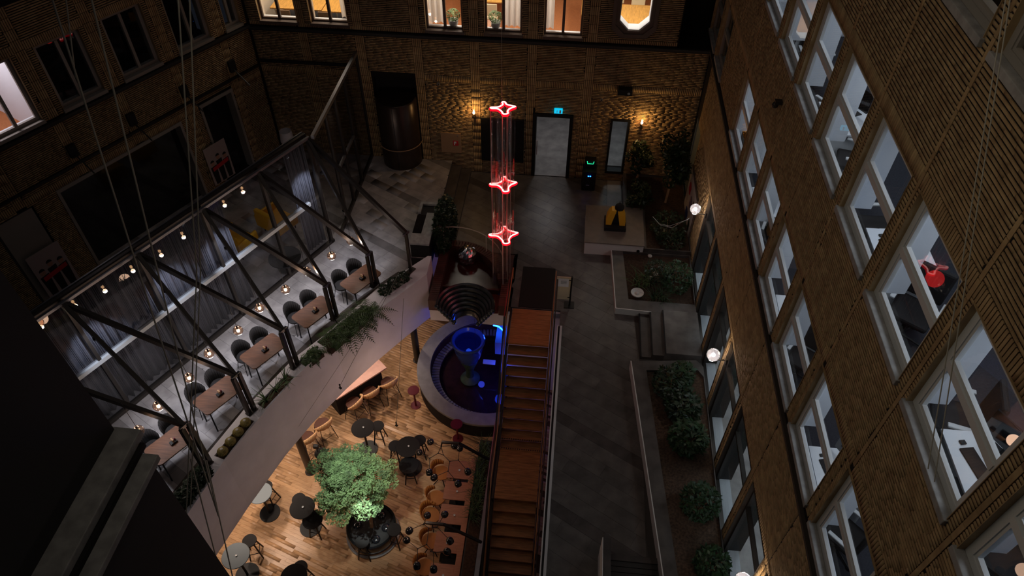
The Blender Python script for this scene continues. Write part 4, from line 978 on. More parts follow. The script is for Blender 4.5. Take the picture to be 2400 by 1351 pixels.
# ------------------------------------------------------------------ wooden stair
st_ = thing('wooden_stair','long open-tread wooden stair with a landing, going down to the cafe','staircase',(-.6,12.3,0))
SX0, SX1 = -1.10,-.10
for i in range(7): y1 = 12.36-.165*i; MB().box(SX0,SX1,y1-.16,y1,-.06,.0).build('landing_board','tread_wood_neonlit',st_,world=True)
r1, g1, y0 = .180,.192,11.22
for k in range(1,11): y = y0-g1*(k-1); MB().box(SX0,SX1,y-g1*1.0,y+.075,-r1*k-.045,-r1*k).build('tread','tread_wood',st_,world=True,bevel=.006)
yl = y0-g1*10; zl = -r1*10-.0
for i in range(8): y1 = yl-.0-.165*i; MB().box(SX0,SX1,y1-.16,y1,zl-.065,zl-.02).build('landing_board','tread_wood',st_,world=True)
y2 = yl-1.33; g2 = .213
for k in range(1,9): y = y2-g2*(k-1); MB().box(SX0,SX1,y-g2*.98,y+.09,zl-r1*k-.045,zl-r1*k).build('tread','tread_wood',st_,world=True,bevel=.006)
for yy in (yl+g1*1.02,yl+.03):       # slotted nosings by the landing
    for j in range(18): x = SX0+.03+j*.055; MB().box(x,x+.024,yy-.02,yy+.01,(zl if yy < yl+.1 else zl+r1)-.012,(zl if yy < yl+.1 else zl+r1)+.004).build('slot','black',st_,world=True)
ye = y2-g2*8
for x in (SX0-.07,SX1+.01):
    for a,b_ in (((x,12.4,-.14),(x,y0,-.14)),((x,y0,-.14),(x,yl,zl-.14)),((x,yl,zl-.14),(x,y2,zl-.14)),((x,y2,zl-.14),(x,ye,zl-r1*8-.1))): MB().bar(V(*a)+V(.03,0,0),V(*b_)+V(.03,0,0),.05,.24).build('stringer','steel',st_,world=True)
def rail(x, dz, r_, m):
    pts = [V(x,13.0,dz-.45),V(x,13.0,dz-.05),V(x,12.95,dz),V(x,y0,dz),V(x,yl,zl+dz),V(x,y2,zl+dz),V(x,ye,zl-r1*8+dz)]; MB().tube(pts,r_,8).build('handrail',m,st_,world=True,smooth=True)
for x in (SX0-.05,SX1+.05): rail(x,.88,.013,'rail_wood')
for x in (SX0-.10,SX1+.10):
    pts = [V(x,12.6,.93),V(x,y0,.93),V(x,yl,zl+.93),V(x,y2,zl+.93),V(x,ye,zl-r1*8+.93)]
    for i in range(4): MB().bar(pts[i],pts[i+1],.03,.02).build('top_rail','steel',st_,world=True)
    for i in range(4):
        a,b_ = pts[i],pts[i+1]; MB().quad(a-V(0,0,1.0),b_-V(0,0,1.0),b_-V(0,0,.03),a-V(0,0,.03)).build('glass_panel','glass',st_,world=True)
    for a,b_ in ((pts[0],pts[1]),(pts[1],pts[2]),(pts[2],pts[3]),(pts[3],pts[4])):
        n = max(1,int((a-b_).length/1.1))
        for i in range(n): c = a.lerp(b_,i/n); MB().cyl(c,c-V(0,0,1.02),.018,n=8).build('baluster','steel',st_,world=True)
# balustrade along the paving edge: two pale channels with a glass pane
t = thing('glass_balustrade','long glass balustrade in pale twin channels beside the stair','balustrade',(.15,8.5,0))
MB().box(.075,.10,2,11.85,-.10,.05).box(.145,.20,2,11.85,-.10,.05).build('channel','kerb_white',t,world=True); MB().box(.10,.145,2,11.85,-.1,.02).build('channel_base','black',t,world=True)
for i in range(6):
    y = 11.8-1.6*i; MB().quad(V(.122,y-1.57,.02),V(.122,y,.02),V(.122,y,.95),V(.122,y-1.57,.95)).build('pane','glass',t,world=True)
# ------------------------------------------------------------------ right side beds
bd = struct('trim_2','raised grey stone planting bed along the right wall')
def ringbed(outer, innerp, z, m='stone', soil='bark_mulch', white=()):
    b = MB(); n = len(outer)
    for i in range(n):
        j = (i+1)%n; b.prism([outer[i],outer[j],innerp[j],innerp[i]],-.1,z)
    b.build('coping',m,bd); MB().prism(innerp,-.1,z-.08).build('soil',soil,bd)
zb = .30
o4 = [P(1480,847,zb),P(1632,845,zb),V(3.56,10.7,0),V(3.56,4.2,0),P(1578,1500,zb)]
o4 = [(p.x,p.y) for p in o4]; i4 = [P(1515,868,zb),P(1636,868,zb),V(3.54,10.4,0),V(3.54,4.25,0),P(1612,1500,zb)]; i4 = [(p.x,p.y) for p in i4]
ringbed(o4,i4,zb)
a_,c_ = o4[0],o4[4]; MB().prism([(a_[0]-.022,a_[1]+.01),(a_[0],a_[1]+.01),(c_[0],c_[1]),(c_[0]-.022,c_[1])],.0,zb+.004).build('white_edge','kerb_white',bd)
zc = .45; zw = .20
# L-shaped bed with a white face, and the wide plinth
pA = P(1434,588,zw); pB = P(1444,722,zw); pC = P(1515,730,zw); pD = P(1625,740,zw)
L5 = [(pA.x,14.62),(pB.x,pB.y),(pC.x,pC.y),(3.56,pC.y-.04),(3.56,14.62)]
I5 = [(pA.x+.30,14.60),(pB.x+.32,pB.y+.34),(pC.x,pC.y+.36),(3.54,pC.y+.36),(3.54,14.60)]
ringbed(L5,I5,zw,'stone_dark','soil')
MB().prism([(pA.x-.02,14.62),(pA.x,14.62),(pB.x,pB.y),(pB.x-.02,pB.y-.02)],0,zw+.004).build('white_face','kerb_white',bd); MB().prism([(pB.x-.02,pB.y-.02),(pC.x+.12,pC.y-.02),(pC.x+.12,pC.y),(pB.x,pB.y)],0.0,zw+.004).build('white_face','kerb_white',bd)
ringbed([(2.28,16.2),(2.28,14.62),(3.56,14.62),(3.56,18.0),(1.75,18.0),(1.75,16.3)],[(2.36,16.3),(2.36,14.66),(3.54,14.66),(3.54,17.98),(1.85,17.98),(1.85,16.4)],.34,'stone_dark','soil')
MB().box(1.30,1.72,16.3,18.0,0,.03).build('pale_slab','stone_pale_dark',bd)
t = thing('display_plinth','wide low display plinth with stone top and white front','plinth',(1.47,15.4,0))
MB().box(.67,2.27,14.62,16.2,0,zc-.03).build('body','kerb_white',t,world=True); MB().box(.655,2.285,14.605,16.215,zc-.03,zc).build('top','plinth_top',t,world=True); MB().cyl((2.14,14.60,.24),(2.14,14.62,.24),.045,n=16).build('vent','black',t,world=True)
# yellow and black sculpture on a black base
q = P(1440,530,zc); t = thing('boot_sculpture','yellow and black upright sculpture on a black base on the plinth','sculpture',(q.x+.01,q.y,zc))
MB().box(-.30,.30,-.24,.30,0,.12).build('base','black_matt',t,bevel=.01)
for s in (-1,1):
    b = MB()
    lv = [(s*.19,.075,.12),(s*.18,.09,.26),(s*.155,.095,.40),(s*.12,.085,.52),(s*.08,.06,.62)]
    for (c0_,w0,z0_),(c1_,w1,z1_) in zip(lv,lv[1:]): b.hexa([(c0_-w0,-.11,z0_),(c0_+w0,-.11,z0_),(c0_+w0,.12,z0_),(c0_-w0,.12,z0_),(c1_-w1,-.10,z1_),(c1_+w1,-.10,z1_),(c1_+w1,.11,z1_),(c1_-w1,.11,z1_)])
    b.build('yellow_shell','yellow',t)
MB().ball((.06,.02,.66),.13,10).build('head','black_matt',t,smooth=True); MB().box(-.06,.06,-.09,.1,.12,.5).build('core','black',t); MB().cyl((.06,.02,.76),(.05,.02,.90),.02,.004,n=8).build('tip','black_matt',t)
# ribbed white dish
q = P(1493,690,zw); t = thing('ribbed_dish','round white ribbed dish lying at the edge of the dark bed','dish',(q.x,q.y,zw-.02))
for k in range(24):
    a = 2*pi*k/24; b = MB(); b.quad((.05*math.cos(a-.1),.05*math.sin(a-.1),.02),(.05*math.cos(a+.1),.05*math.sin(a+.1),.02),(.17*math.cos(a+.125),.17*math.sin(a+.125),.085),(.17*math.cos(a-.125),.17*math.sin(a-.125),.085)); o = b.build('rib','kerb_white',t); m_ = o.modifiers.new('t','SOLIDIFY'); m_.thickness = .012
MB().lathe([(.10,0),(.16,.06),(.155,.065),(.001,.03)],n=32).build('dish','pebble',t); MB().ball((0,0,.045),.05,8).build('knob','kerb_white',t)
# steps on the right
sr = thing('stone_steps','three low dark stone steps up to the doors on the right','steps',(2.3,11.75,0),0,kind='structure')
zz = [.10,.20,.30]; xx = [2.12,2.38,2.68]
for i in range(3): MB().box(xx[i],xx[i+1]-.0 if i < 2 else 3.56,11.02,12.42,0,zz[i]).build('step','stone_dark' if i < 2 else 'stone',sr,world=True); MB().box(xx[i],xx[i]+.035,11.02,12.42,zz[i],zz[i]+.006).build('nosing','black_matt',sr,world=True)
# low rounded wall and steps at the lower edge
t = thing('low_wall','low round-ended grey wall beside descending ribbed steps','low wall',(1.27,5,0))
MB().prism([(1.20,2.0),(1.34,2.0),(1.34,6.02)]+[(1.27+.07*math.cos(q*pi/8),6.02+.07*math.sin(q*pi/8)) for q in range(9)],0,.9).build('wall_body','stone_dark',t,world=True,bevel=.015); MB().box(1.185,1.20,2,6.0,.0,.9).build('pale_side','kerb_white',t,world=True)
t = thing('ribbed_steps','dark ribbed steps at the bottom edge, beside the low wall','steps',(1.85,5.5,0),0,kind='structure')
for i in range(16): MB().box(1.36,2.32,5.95-.11*i-.095,5.95-.11*i,.012,.035).build('rib','ledge',t,world=True)
MB().box(1.34,2.35,5.96,6.08,0,.05).build('top_edge','stone_dark',t,world=True)
# plants of the beds
def bush(name, label, c, rx, ry, rz, n, s, m, grp=None, cat='plant', stems=4, flat=.5):
    t = thing(name, label, cat, (c[0],c[1],c[2]), 0, grp); b = MB()
    leaf_quads(b,(0,0,rz*.75),n,rx,ry,rz,s,flat); b.build('foliage',m,t,kind='stuff')
    sb = MB()
    for i in range(stems): a = 2*pi*i/stems; sb.tube([(0.03*math.cos(a),.03*math.sin(a),0),(rx*.25*math.cos(a),ry*.25*math.sin(a),rz*.5),(rx*.5*math.cos(a),ry*.5*math.sin(a),rz*1.1)],.008,5)
    sb.build('stem','tan',t)
    return t
G = 'leafy plants of the right beds'
for lb, px, py, z_, rx, ry, rz, n, s, m in (
 ('leafy green bush at the right end of the white-faced bed',1585,655,.13,.42,.46,.45,620,.055,'leaf'),
 ('low dark plant in the upper bed behind the white dish',1540,640,.13,.36,.40,.28,420,.045,'leaf_dark'),
 ('dark broad-leaved plant at the top of the long bed',1575,905,.22,.45,.50,.34,460,.075,'leaf_dark'),
 ('green-tipped plant at the far end of the long bed by the glass',1598,880,.22,.30,.26,.36,260,.07,'leaf'),
 ('dark clump in the long bed level with the lower wall lamp',1600,955,.22,.42,.45,.32,460,.075,'leaf_dark'),
 ('broad-leaved clump in the long bed, nearer of the upper group',1612,1030,.22,.42,.42,.36,460,.08,'leaf'),
 ('bush on bare mulch in the middle of the long bed',1640,1180,.22,.40,.40,.38,640,.055,'leaf'),
 ('bush at the bottom edge of the photo in the long bed',1668,1325,.22,.34,.34,.36,520,.055,'leaf')):
    q = P(px,py,z_+rz*.6); bush('leafy_plant',lb,(q.x,q.y,z_),rx,ry,rz,n,s,m,G)
q = P(1510,640,.5); b = MB()
for k in range(60): blade(b,(q.x+random.uniform(-.22,.2),q.y+random.uniform(-.25,.2),.12),random.uniform(0,2*pi),random.uniform(.3,.5),random.uniform(.5,1.2),.010)
tag(b.build('grass_clump','fern'),'tuft of arching pale grass blades in the upper bed','plant')
q = P(1548,680,.5); b = MB()
for k in range(50): blade(b,(q.x+random.uniform(-.2,.2),q.y+random.uniform(-.15,.2),.12),random.uniform(0,2*pi),random.uniform(.3,.5),random.uniform(.5,1.2),.010)
tag(b.build('grass_clump','leaf'),'second grassy tuft between the stones and the leafy bush','plant')
for k,(x,y,r_) in enumerate(((1537,642,.09),(1525,652,.07),(1500,588,.06),(1523,600,.06))):
    q = P(x,y,.15); b = MB().ball((0,0,0),r_,8,.6); b.v = [tuple(V(*p)*(1+.2*noise.noise(V(*p)*12+V(k,0,0)))) for p in b.v]; o = b.build('stone','pebble'); o.location = (q.x,q.y,.15)
    tag(o,['larger pale stone between the plants of the upper bed','smaller pale stone beside the larger one in the bed','pale stone in shade just below the plinth','rounded stone near the plinth vent'][k],'stone','stones in the upper bed')
# dark trees in the far right corner
def tree(label, x, y, z0, h, rx, ry, rz, n, s, m, tr=.035, cat='tree', name='indoor_tree'):
    t = thing(name,label,cat,(x,y,z0)); b = MB(); k = 14
    for i in range(k):
        a = random.uniform(0,2*pi); e = random.uniform(-.8,1); rr = math.sqrt(1-e*e)*random.uniform(.4,.85)
        leaf_quads(b,(rx*rr*math.cos(a),ry*rr*math.sin(a),h+rz*e*.7),n//k,rx*.42,ry*.42,rz*.42,s)
    b.build('crown',m,t,kind='stuff'); c = MB().tube([(0,0,0),(.03,.02,h*.4),(-.02,.01,h*.75),(0,0,h)],tr,8)
    for i in range(5): a = 2*pi*i/5; c.tube([(0,0,h*.55),(rx*.3*math.cos(a),ry*.3*math.sin(a),h*.85),(rx*.55*math.cos(a),ry*.55*math.sin(a),h+rz*.2)],tr*.35,5)
    c.build('trunk','tan',t); return t
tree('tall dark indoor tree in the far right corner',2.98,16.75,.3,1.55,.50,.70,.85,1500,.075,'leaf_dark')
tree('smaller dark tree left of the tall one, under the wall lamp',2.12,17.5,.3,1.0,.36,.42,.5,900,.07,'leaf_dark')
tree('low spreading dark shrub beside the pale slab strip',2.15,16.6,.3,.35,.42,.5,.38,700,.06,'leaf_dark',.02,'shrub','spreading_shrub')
bush('leafy_plant','dark undergrowth right of the display plinth',(2.95,15.4,.28),.5,.6,.35,500,.06,'leaf_dark',G)
bush('leafy_plant','low dark undergrowth under the framed picture',(3.05,14.6+.35,.28),.4,.35,.22,240,.05,'leaf_dark',G)
# ------------------------------------------------------------------ terrace end: counter, tall shrub
t = thing('serving_cabinet','black cabinet with steel edged top and sink near the steps','cabinet',(-3.7,14.4,TZ))
MB().box(-3.96,-3.46,13.62,15.28,TZ,.84).build('body','black_matt',t,world=True); 
for a in ((-3.98,-3.44,13.58,13.98),(-3.72,-3.44,13.98,14.85),(-3.98,-3.44,15.22,15.32),(-3.98,-3.90,14.85,15.22)): MB().box(*a,.84,.90).build('worktop','sill',t,world=True)
MB().box(-3.90,-3.44,14.85,15.22,.80,.82).build('sink','black_gloss',t,world=True); MB().box(-3.98,-3.72,13.98,14.80,.80,.845).build('hob','black_gloss',t,world=True)
MB().box(-3.96,-3.50,12.62,13.55,-.2,.40).build('front_shade_box','black_matt',t,world=True)  # black box added for the cabinet front and the shrub's shadow
bush('tall_shrub','tall dense dark shrub between the cabinet and the basin rail',(-3.16,14.45,.2),.30,.80,.85,1700,.07,'leaf_dark',None,'shrub',6)
# ------------------------------------------------------------------ far wall fittings
t = thing('metal_drum','dark metal clad drum with a rail, standing in the brick recess','column',(-5.08,17.96,TZ))
MB().lathe([(.60,0),(.60,2.15),(.56,2.2),(.001,2.2)],n=48).build('shell','metal_drum',t,smooth=True)
MB().tube([(.66*math.cos(q),.66*math.sin(q),.74) for q in [math.radians(180+180*i/24) for i in range(25)]],.014,8).build('rail','tan',t,smooth=True); MB().box(-.005,.005,-.607,-.598,0,2.15).build('seam','black',t)
MB().box(-5.74,-4.48,YF+.30,YF+.34,0,3.12).build('recess_back','black_matt',wall_far)
dr = struct('door_4','open glazed door in a black frame in the far wall')
MB().box(-1.07,-.97,YF-.04,YF+.3,0,2.24).build('door_frame','black',dr); MB().box(.0,.10,YF-.04,YF+.3,0,2.24).build('door_frame','black',dr); MB().box(-.97,.0,YF-.04,YF+.3,2.14,2.24).build('door_frame','black',dr)
MB().quad(V(-.97,YF+.04,.02),V(0,YF+.04,.02),V(0,YF+.04,2.14),V(-.97,YF+.04,2.14)).build('pane','glass',dr); MB().box(-.94,-.915,YF-.03,YF+.01,.8,1.3).build('handle','chrome',dr)
MB().box(-2.2,2.6,YF+.02,YF+4.2,-.12,.004).build('floor_corridor','stone_pale')['kind'] = 'structure'
MB().box(-2.3,2.7,YF+4.2,YF+4.3,-.1,2.6).build('wall_corridor','room_white')['kind'] = 'structure'; MB().box(-2.3,2.7,YF+.36,YF+4.2,2.6,2.7).build('ceiling_corridor','room_white')['kind'] = 'structure'
lamp('AREA',(-.5,YF+1.8,2.5),8,(1,.93,.92),.5,(-.5,YF+1.8,0)); lamp('AREA',(1.5,YF+1.5,2.5),6,(.8,.95,1),.3,(1.5,YF+1.5,0))
lamp('SPOT',(-.5,YF+.15,2.1),22,(1,.95,.97),.05,(-.45,16.0,0),46,.9)
dr = struct('window_90','narrow tall black framed side light in the far wall')
for a in ((1.19,1.25,.28,2.2),(1.69,1.75,.28,2.2),(1.25,1.69,.28,.36),(1.25,1.69,2.13,2.2)): MB().box(a[0],a[1],YF-.03,YF+.2,a[2],a[3]).build('window_frame','black',dr)
MB().quad(V(1.25,YF+.02,.36),V(1.69,YF+.02,.36),V(1.69,YF+.02,2.13),V(1.25,YF+.02,2.13)).build('pane','glass',dr)
t = thing('wall_screen','wide black wall mounted screen behind the neon column','screen',(-1.97,YF-.03,1.25)); MB().box(-.65,.65,-.05,0,-.76,.76).build('housing','black',t,bevel=.01); MB().box(-.62,.62,-.053,-.05,-.72,.72).build('display','black_gloss',t)
t = thing('hose_cabinet','tan metal hose cabinet with a red fire sign','cabinet',(-3.54,YF-.02,.7)); MB().box(-.31,.31,-.04,0,0,.70).build('door','tan',t,bevel=.006); MB().box(.06,.22,-.045,-.04,.26,.44).build('sign','red_print',t)
MB().box(.09,.12,-.047,-.045,.29,.41).box(.12,.16,-.047,-.045,.35,.41).build('hose_symbol','paper',t); MB().box(.235,.245,-.047,-.04,.30,.36).build('arrow','red_print',t); MB().box(.20,.24,-.05,-.04,.6,.66).build('latch','chrome',t)
q = PY(1309,258); t = thing('exit_sign','small lit blue-green emergency exit sign over the door','exit sign',(q.x,YF-.06,q.z)); MB().box(-.12,.12,-.03,.05,-.065,.065).build('housing','glow_cyan',t)
b = MB(); b.ball((-.035,-.034,.038),.009,6,1); b.poly([(-.045,-.033,.026),(-.025,-.033,.028),(-.03,-.033,-.006),(-.048,-.033,-.004)]); b.poly([(-.045,-.033,-.004),(-.036,-.033,-.004),(-.055,-.033,-.045),(-.066,-.033,-.04)]); b.poly([(-.036,-.033,-.004),(-.028,-.033,-.002),(-.012,-.033,-.045),(-.022,-.033,-.047)]); b.poly([(.03,-.033,-.05),(.08,-.033,-.05),(.08,-.033,.05),(.03,-.033,.05)]); b.poly([(-.015,-.033,.012),(.005,-.033,0),(-.015,-.033,-.012)]); b.build('running_figure','paper',t)
def sconce(px, py, label, pw):
    q = PY(px,py); t = thing('wall_sconce',label,'wall lamp',(q.x,YF-.14,q.z),0,'wall sconces on the far brick wall')
    MB().lathe([(.012,-.07),(.05,-.02),(.062,.04),(.05,.10)],n=16).build('shade','globe_glass',t,smooth=True); MB().ball((0,0,.02),.034,8,1.3).build('bulb','glow_sconce',t,smooth=True)
    MB().cyl((0,0,-.16),(0,0,-.05),.018,n=10).build('stem','black',t); MB().box(-.03,.03,0,.12,-.17,-.13).build('arm','black',t)
    lamp('POINT',(q.x,YF-.24,q.z+.10),pw*1.25,(1,.58,.20),.05)
sconce(1112,260,'glowing brass wall sconce left of the neon column',7.5); sconce(1504,283,'glowing brass wall sconce beside the narrow side light',8.5)
q = PY(1465,208); t = thing('projector','black box projector fixed to the soldier course','projector',(q.x,YF-.12,q.z)); MB().box(-.2,.2,-.12,.1,-.09,.09).build('body','black',t,bevel=.01); MB().cyl((.1,-.12,.0),(.1,-.15,0),.04,n=12).build('lens','chrome',t)
for px,py,lb in ((1410,232,'small pale detector on the brick right of the door'),(1028,195,'small round alarm sounder above the hose cabinet')):
    q = PY(px,py); t = thing('wall_detector',lb,'detector',(q.x,YF-.02,q.z)); MB().cyl((0,0,0),(0,-.04,0),.045,n=14).build('body','frame_dim',t); MB().cyl((0,-.04,0),(0,-.055,0),.02,n=10).build('sensor','black',t)
q = PY(1397,350); t = thing('card_reader','small pale door button on the brick right of the door','switch',(q.x,YF-.02,q.z)); MB().box(-.04,.04,-.03,0,-.05,.05).build('plate','frame_dim',t); MB().box(-.015,.015,-.035,-.03,-.02,.02).build('button','black',t)
q = P(1378,440,0); t = thing('service_robot','black upright service robot with a green lit face by the far wall','robot',(q.x,q.y+.05,0))
MB().prism([(-.2,-.22),(.2,-.22),(.22,.2),(-.22,.2)],0,.72).build('body','black',t,bevel=.03); MB().box(-.17,.17,-.05,.17,.72,1.02).build('head','black',t,bevel=.03)
b = MB(); e = [(-.10,.98),(-.085,.90),(.085,.90),(.10,.98)]
b.tube([(x,-.062,z) for x,z in e],.010,6); b.build('face_light','glow_green',t); MB().box(-.045,-.012,-.232,-.22,.55,.575).build('indicator','glow_blue',t); MB().box(.012,.045,-.232,-.22,.55,.575).build('indicator','glow_blue',t); MB().box(-.08,.02,-.235,-.22,.22,.23).build('label_strip','sill',t)
# framed picture, globe lamps on the right wall
t = thing('framed_picture','tall framed picture of coloured shapes on the right brick wall','picture',(XR-.03,16.1,.1)); MB().box(-.03,0,-.85,.80,.0,1.5).build('frame','frame_brown',t); MB().box(-.033,-.03,-.79,.74,.06,1.44).build('canvas','pebble',t)
for k,(y,z,w_,h_,m) in enumerate(((.35,1.0,.30,.38,'red_print'),(-.15,.85,.32,.45,'art'),(.1,.30,.40,.35,'glow_blue_flat'),(-.55,1.1,.2,.25,'bark_mulch'),(-.5,.35,.2,.4,'leaf_dark'))):
    if m not in MT: mat(m,(.03,.05,.22),.6)
    MB().poly([(-.036-.001*k,y+w_*.5*math.cos(q*pi/6)*(1+.2*(q%3)),z+h_*.5*math.sin(q*pi/6)) for q in range(12)]).build('painted_shape',m,t)
for k,(px,py) in enumerate(((1630,490),(1672,832),(1742,1362))):
    q = P(px,py,2.2); t = thing('globe_wall_lamp',['clear globe wall lamp beside the framed picture','clear globe wall lamp above the long planting bed','clear globe wall lamp at the very bottom of the photo'][k],'wall lamp',(q.x,q.y,2.2),0,'globe lamps on the right wall')
    MB().ball((0,0,0),.14,12).build('globe','globe_clear',t,smooth=True); MB().ball((0,0,0),.04,8).build('bulb','glow_bulb_white',t,smooth=True); MB().cyl((0,0,-.14),(XR-q.x,0,-.16),.014,n=8).build('arm','steel',t); MB().cyl((0,0,-.16),(0,0,-.11),.045,n=14).build('cap','steel',t)
    MB().box(XR-q.x-.04,XR-q.x-.0,-.05,.05,-.24,-.08).build('wall_plate','steel',t)
    lamp('POINT',(q.x,q.y,2.2-.19),7,(1,.88,.86),.06); lamp('POINT',(q.x+.16,q.y,2.30),3,(1,.72,.42),.05)
b = MB().tube([P(1530,508,1.2),P(1545,525,1.0),P(1570,530,1.0),P(1612,515,1.6)],.006,6); tag(b.build('cord','cord_white'),'upper of two thin pale cords sagging to the picture wall','cord')
b = MB().tube([P(1530,508,1.2),P(1548,528,.9),P(1575,534,.9),P(1615,512,1.6)],.005,6); tag(b.build('cord','cord_white'),'lower of two thin pale cords sagging to the picture wall','cord')
q = PX(1832,247); t = thing('camera_dome','small dome camera on a bracket between the window rows','camera',(XR-.03,q.y,q.z)); MB().ball((-.08,0,0),.06,8).build('dome','steel',t,smooth=True); MB().box(-.10,0.02,-.05,.05,.03,.09).build('bracket','steel',t)
# ------------------------------------------------------------------ LOWER CAFE
def Q(px, py, h=0.): return P(px, py, LZ+h)
for nm,(px,py,tx,ty,lb) in {'a':(992,846,975,772,'dark round steel column beside the pool coping'),'b':(728,1106,706,1040,'dark round steel column under the parapet, by the bar chairs')}.items():
    q = Q(px,py,0); q.x -= .17 if nm == 'a' else 0; t = thing('steel_column',lb,'column',(q.x,q.y,LZ),0,'steel columns of the cafe'); MB().cyl((0,0,0),(0,0,-.35-LZ),.10,n=20).build('shaft','steel',t,smooth=True); MB().cyl((0,0,0),(0,0,.02),.14,n=20).build('base_plate','steel',t)
# bar counter under the parapet
ct = thing('bar_counter','pink topped bar counter running in under the white parapet','counter',(-5.1,11.4,LZ))
ca, cb_ = Q(904,862,1.08), Q(797,930,1.08); dv = (cb_-ca).normalized(); nv = V(dv.y,-dv.x,0); nv = nv if nv.x < 0 else -nv
def cbx(o0,o1,n0,n1,z0,z1): pts = [ca+dv*o0+nv*n0,ca+dv*o1+nv*n0,ca+dv*o1+nv*n1,ca+dv*o0+nv*n1]; return MB().prism([(p.x,p.y) for p in pts],z0,z1)
LC = (cb_-ca).length+.12
cbx(-.02,LC,-.02,1.5,LZ+1.03,LZ+1.08).build('counter_top','counter',ct,world=True,bevel=.006); cbx(.06,LC-.05,.22,1.4,LZ,LZ+1.03).build('counter_body','black_matt',ct,world=True)
def bar_chair():
    t = thing('bar_chair','light wood bar chair','chair',(0,0,0)); b = MB(); n = 12
    for i in range(n):
        a0, a1 = pi*(1.04+.92*i/n), pi*(1.04+.92*(i+1)/n)
        for z0,z1,r_ in ((.70,1.0,.27),): b.quad(V(r_*math.cos(a0),r_*math.sin(a0),z0+.05*math.sin(pi*i/n)),V(r_*math.cos(a1),r_*math.sin(a1),z0+.05*math.sin(pi*(i+1)/n)),V((r_+.03)*math.cos(a1),(r_+.03)*math.sin(a1),z0+.06+.26*math.sin(pi*(i+1)/n)),V((r_+.03)*math.cos(a0),(r_+.03)*math.sin(a0),z0+.06+.26*math.sin(pi*i/n)))
    o = b.build('backrest','chair_light',t,smooth=True); m = o.modifiers.new('t','SOLIDIFY'); m.thickness = .032
    MB().prism([(.21*math.cos(2*pi*k/20),.20*math.sin(2*pi*k/20)) for k in range(20)],.66,.69).build('seat','chair_seat',t)
    for s in (-1,1):
        MB().cyl((s*.20,-.14,.68),(s*.22,-.16,.86),.010,n=6).build('back_support','black',t)
        for q in (-1,1): MB().cyl((s*.23,q*.23,0),(s*.15,q*.14,.67),.010,n=6).build('leg','black',t)
    MB().tube([(.2,.2,.25),(-.2,.2,.25),(-.2,-.2,.25),(.2,-.2,.25)],.007,6,closed=True).build('footrest','black',t)
    return t
ba = math.atan2(nv.y,nv.x)-pi/2; bc = None
for i,(px,py) in enumerate(((908,888),(865,911),(826,936),(752,986),(716,1018))):
    q = Q(px,py,.85); lb = ['light wood bar chair nearest the open end of the counter','second light wood bar chair from the counter end','third light wood bar chair, half turned with its legs showing','fourth light wood bar chair, beside the parapet edge','last light wood bar chair, mostly under the parapet by the column'][i]
    rz = ba+(.35 if i == 2 else random.uniform(-.1,.1))
    if bc is None: bc = bar_chair(); bc.location = (q.x,q.y,LZ); bc.rotation_euler = (0,0,rz); bc['label'] = lb; bc['group'] = 'light wood chairs at the bar counter'
    else: dup(bc,(q.x,q.y,LZ),rz,lb)
# round tables and stools
def round_table(px,py,h,r_,label,top='black_matt',leg='black',item=False):
    q = Q(px,py,h); t = thing('round_table',label,'table',(q.x,q.y,LZ),0,'round tables of the cafe')
    MB().lathe([(.001,h-.03),(r_-.01,h-.03),(r_,h-.015),(r_-.008,h),(.001,h)],n=40).build('table_top',top,t,smooth=True); MB().cyl((0,0,.02),(0,0,h-.03),.028,n=12).build('leg',leg,t); MB().cyl((0,0,0),(0,0,.02),r_*.88,n=28).build('base',leg,t)
    if item:
        c = thing('tea_light','small tea light on the '+' '.join(label.split(',')[0].split()[:12]),'candle holder',(q.x+.02,q.y,LZ+h)); MB().lathe([(.018,0),(.024,.03),(.020,.03),(.001,.008)],n=14).build('cup','frame_white',c); MB().cyl((0,0,.006),(0,0,.018),.012,n=10).build('wax','paper',c)
    return t
round_table(850,1003,1.05,.30,'black round high table nearest the bar chairs',item=True)
round_table(708,1190,1.05,.30,'black round high table on bright boards left of the tree',item=True)
round_table(956,1047,1.05,.31,'black round high table between two stools near the pool',item=True)
round_table(552,1303,1.05,.315,'large grey-lit round table at the lower left corner','bluegrey',item=True)
round_table(609,1156,1.05,.29,'grey round high table half hidden under the parapet edge','bluegrey')
round_table(688,1352,1.05,.30,'black round table cut off by the bottom edge of the photo')
round_table(969,915,.74,.165,'small wine red round side table by the pool edge','wine','wine')
round_table(1070,994,.74,.165,'small purple-red round side table overlapping the pool coping','wine','wine')
def stool():
    t = thing('bar_stool','black round stool','stool',(0,0,0))
    MB().lathe([(.001,.70),(.15,.70),(.17,.715),(.165,.735),(.001,.74)],n=28).build('seat','black_matt',t,smooth=True)
    for k in range(4): a = pi/4+k*pi/2; MB().cyl((.21*math.cos(a),.21*math.sin(a),0),(.09*math.cos(a),.09*math.sin(a),.70),.017,.02,n=8).build('leg','black',t)
    for k in range(4):
        a = pi/4+k*pi/2; c = a+pi/2; r_ = .168; MB().cyl((r_*math.cos(a),r_*math.sin(a),.25),(r_*math.cos(c),r_*math.sin(c),.25),.009,n=6).build('rung','black',t)
    return t
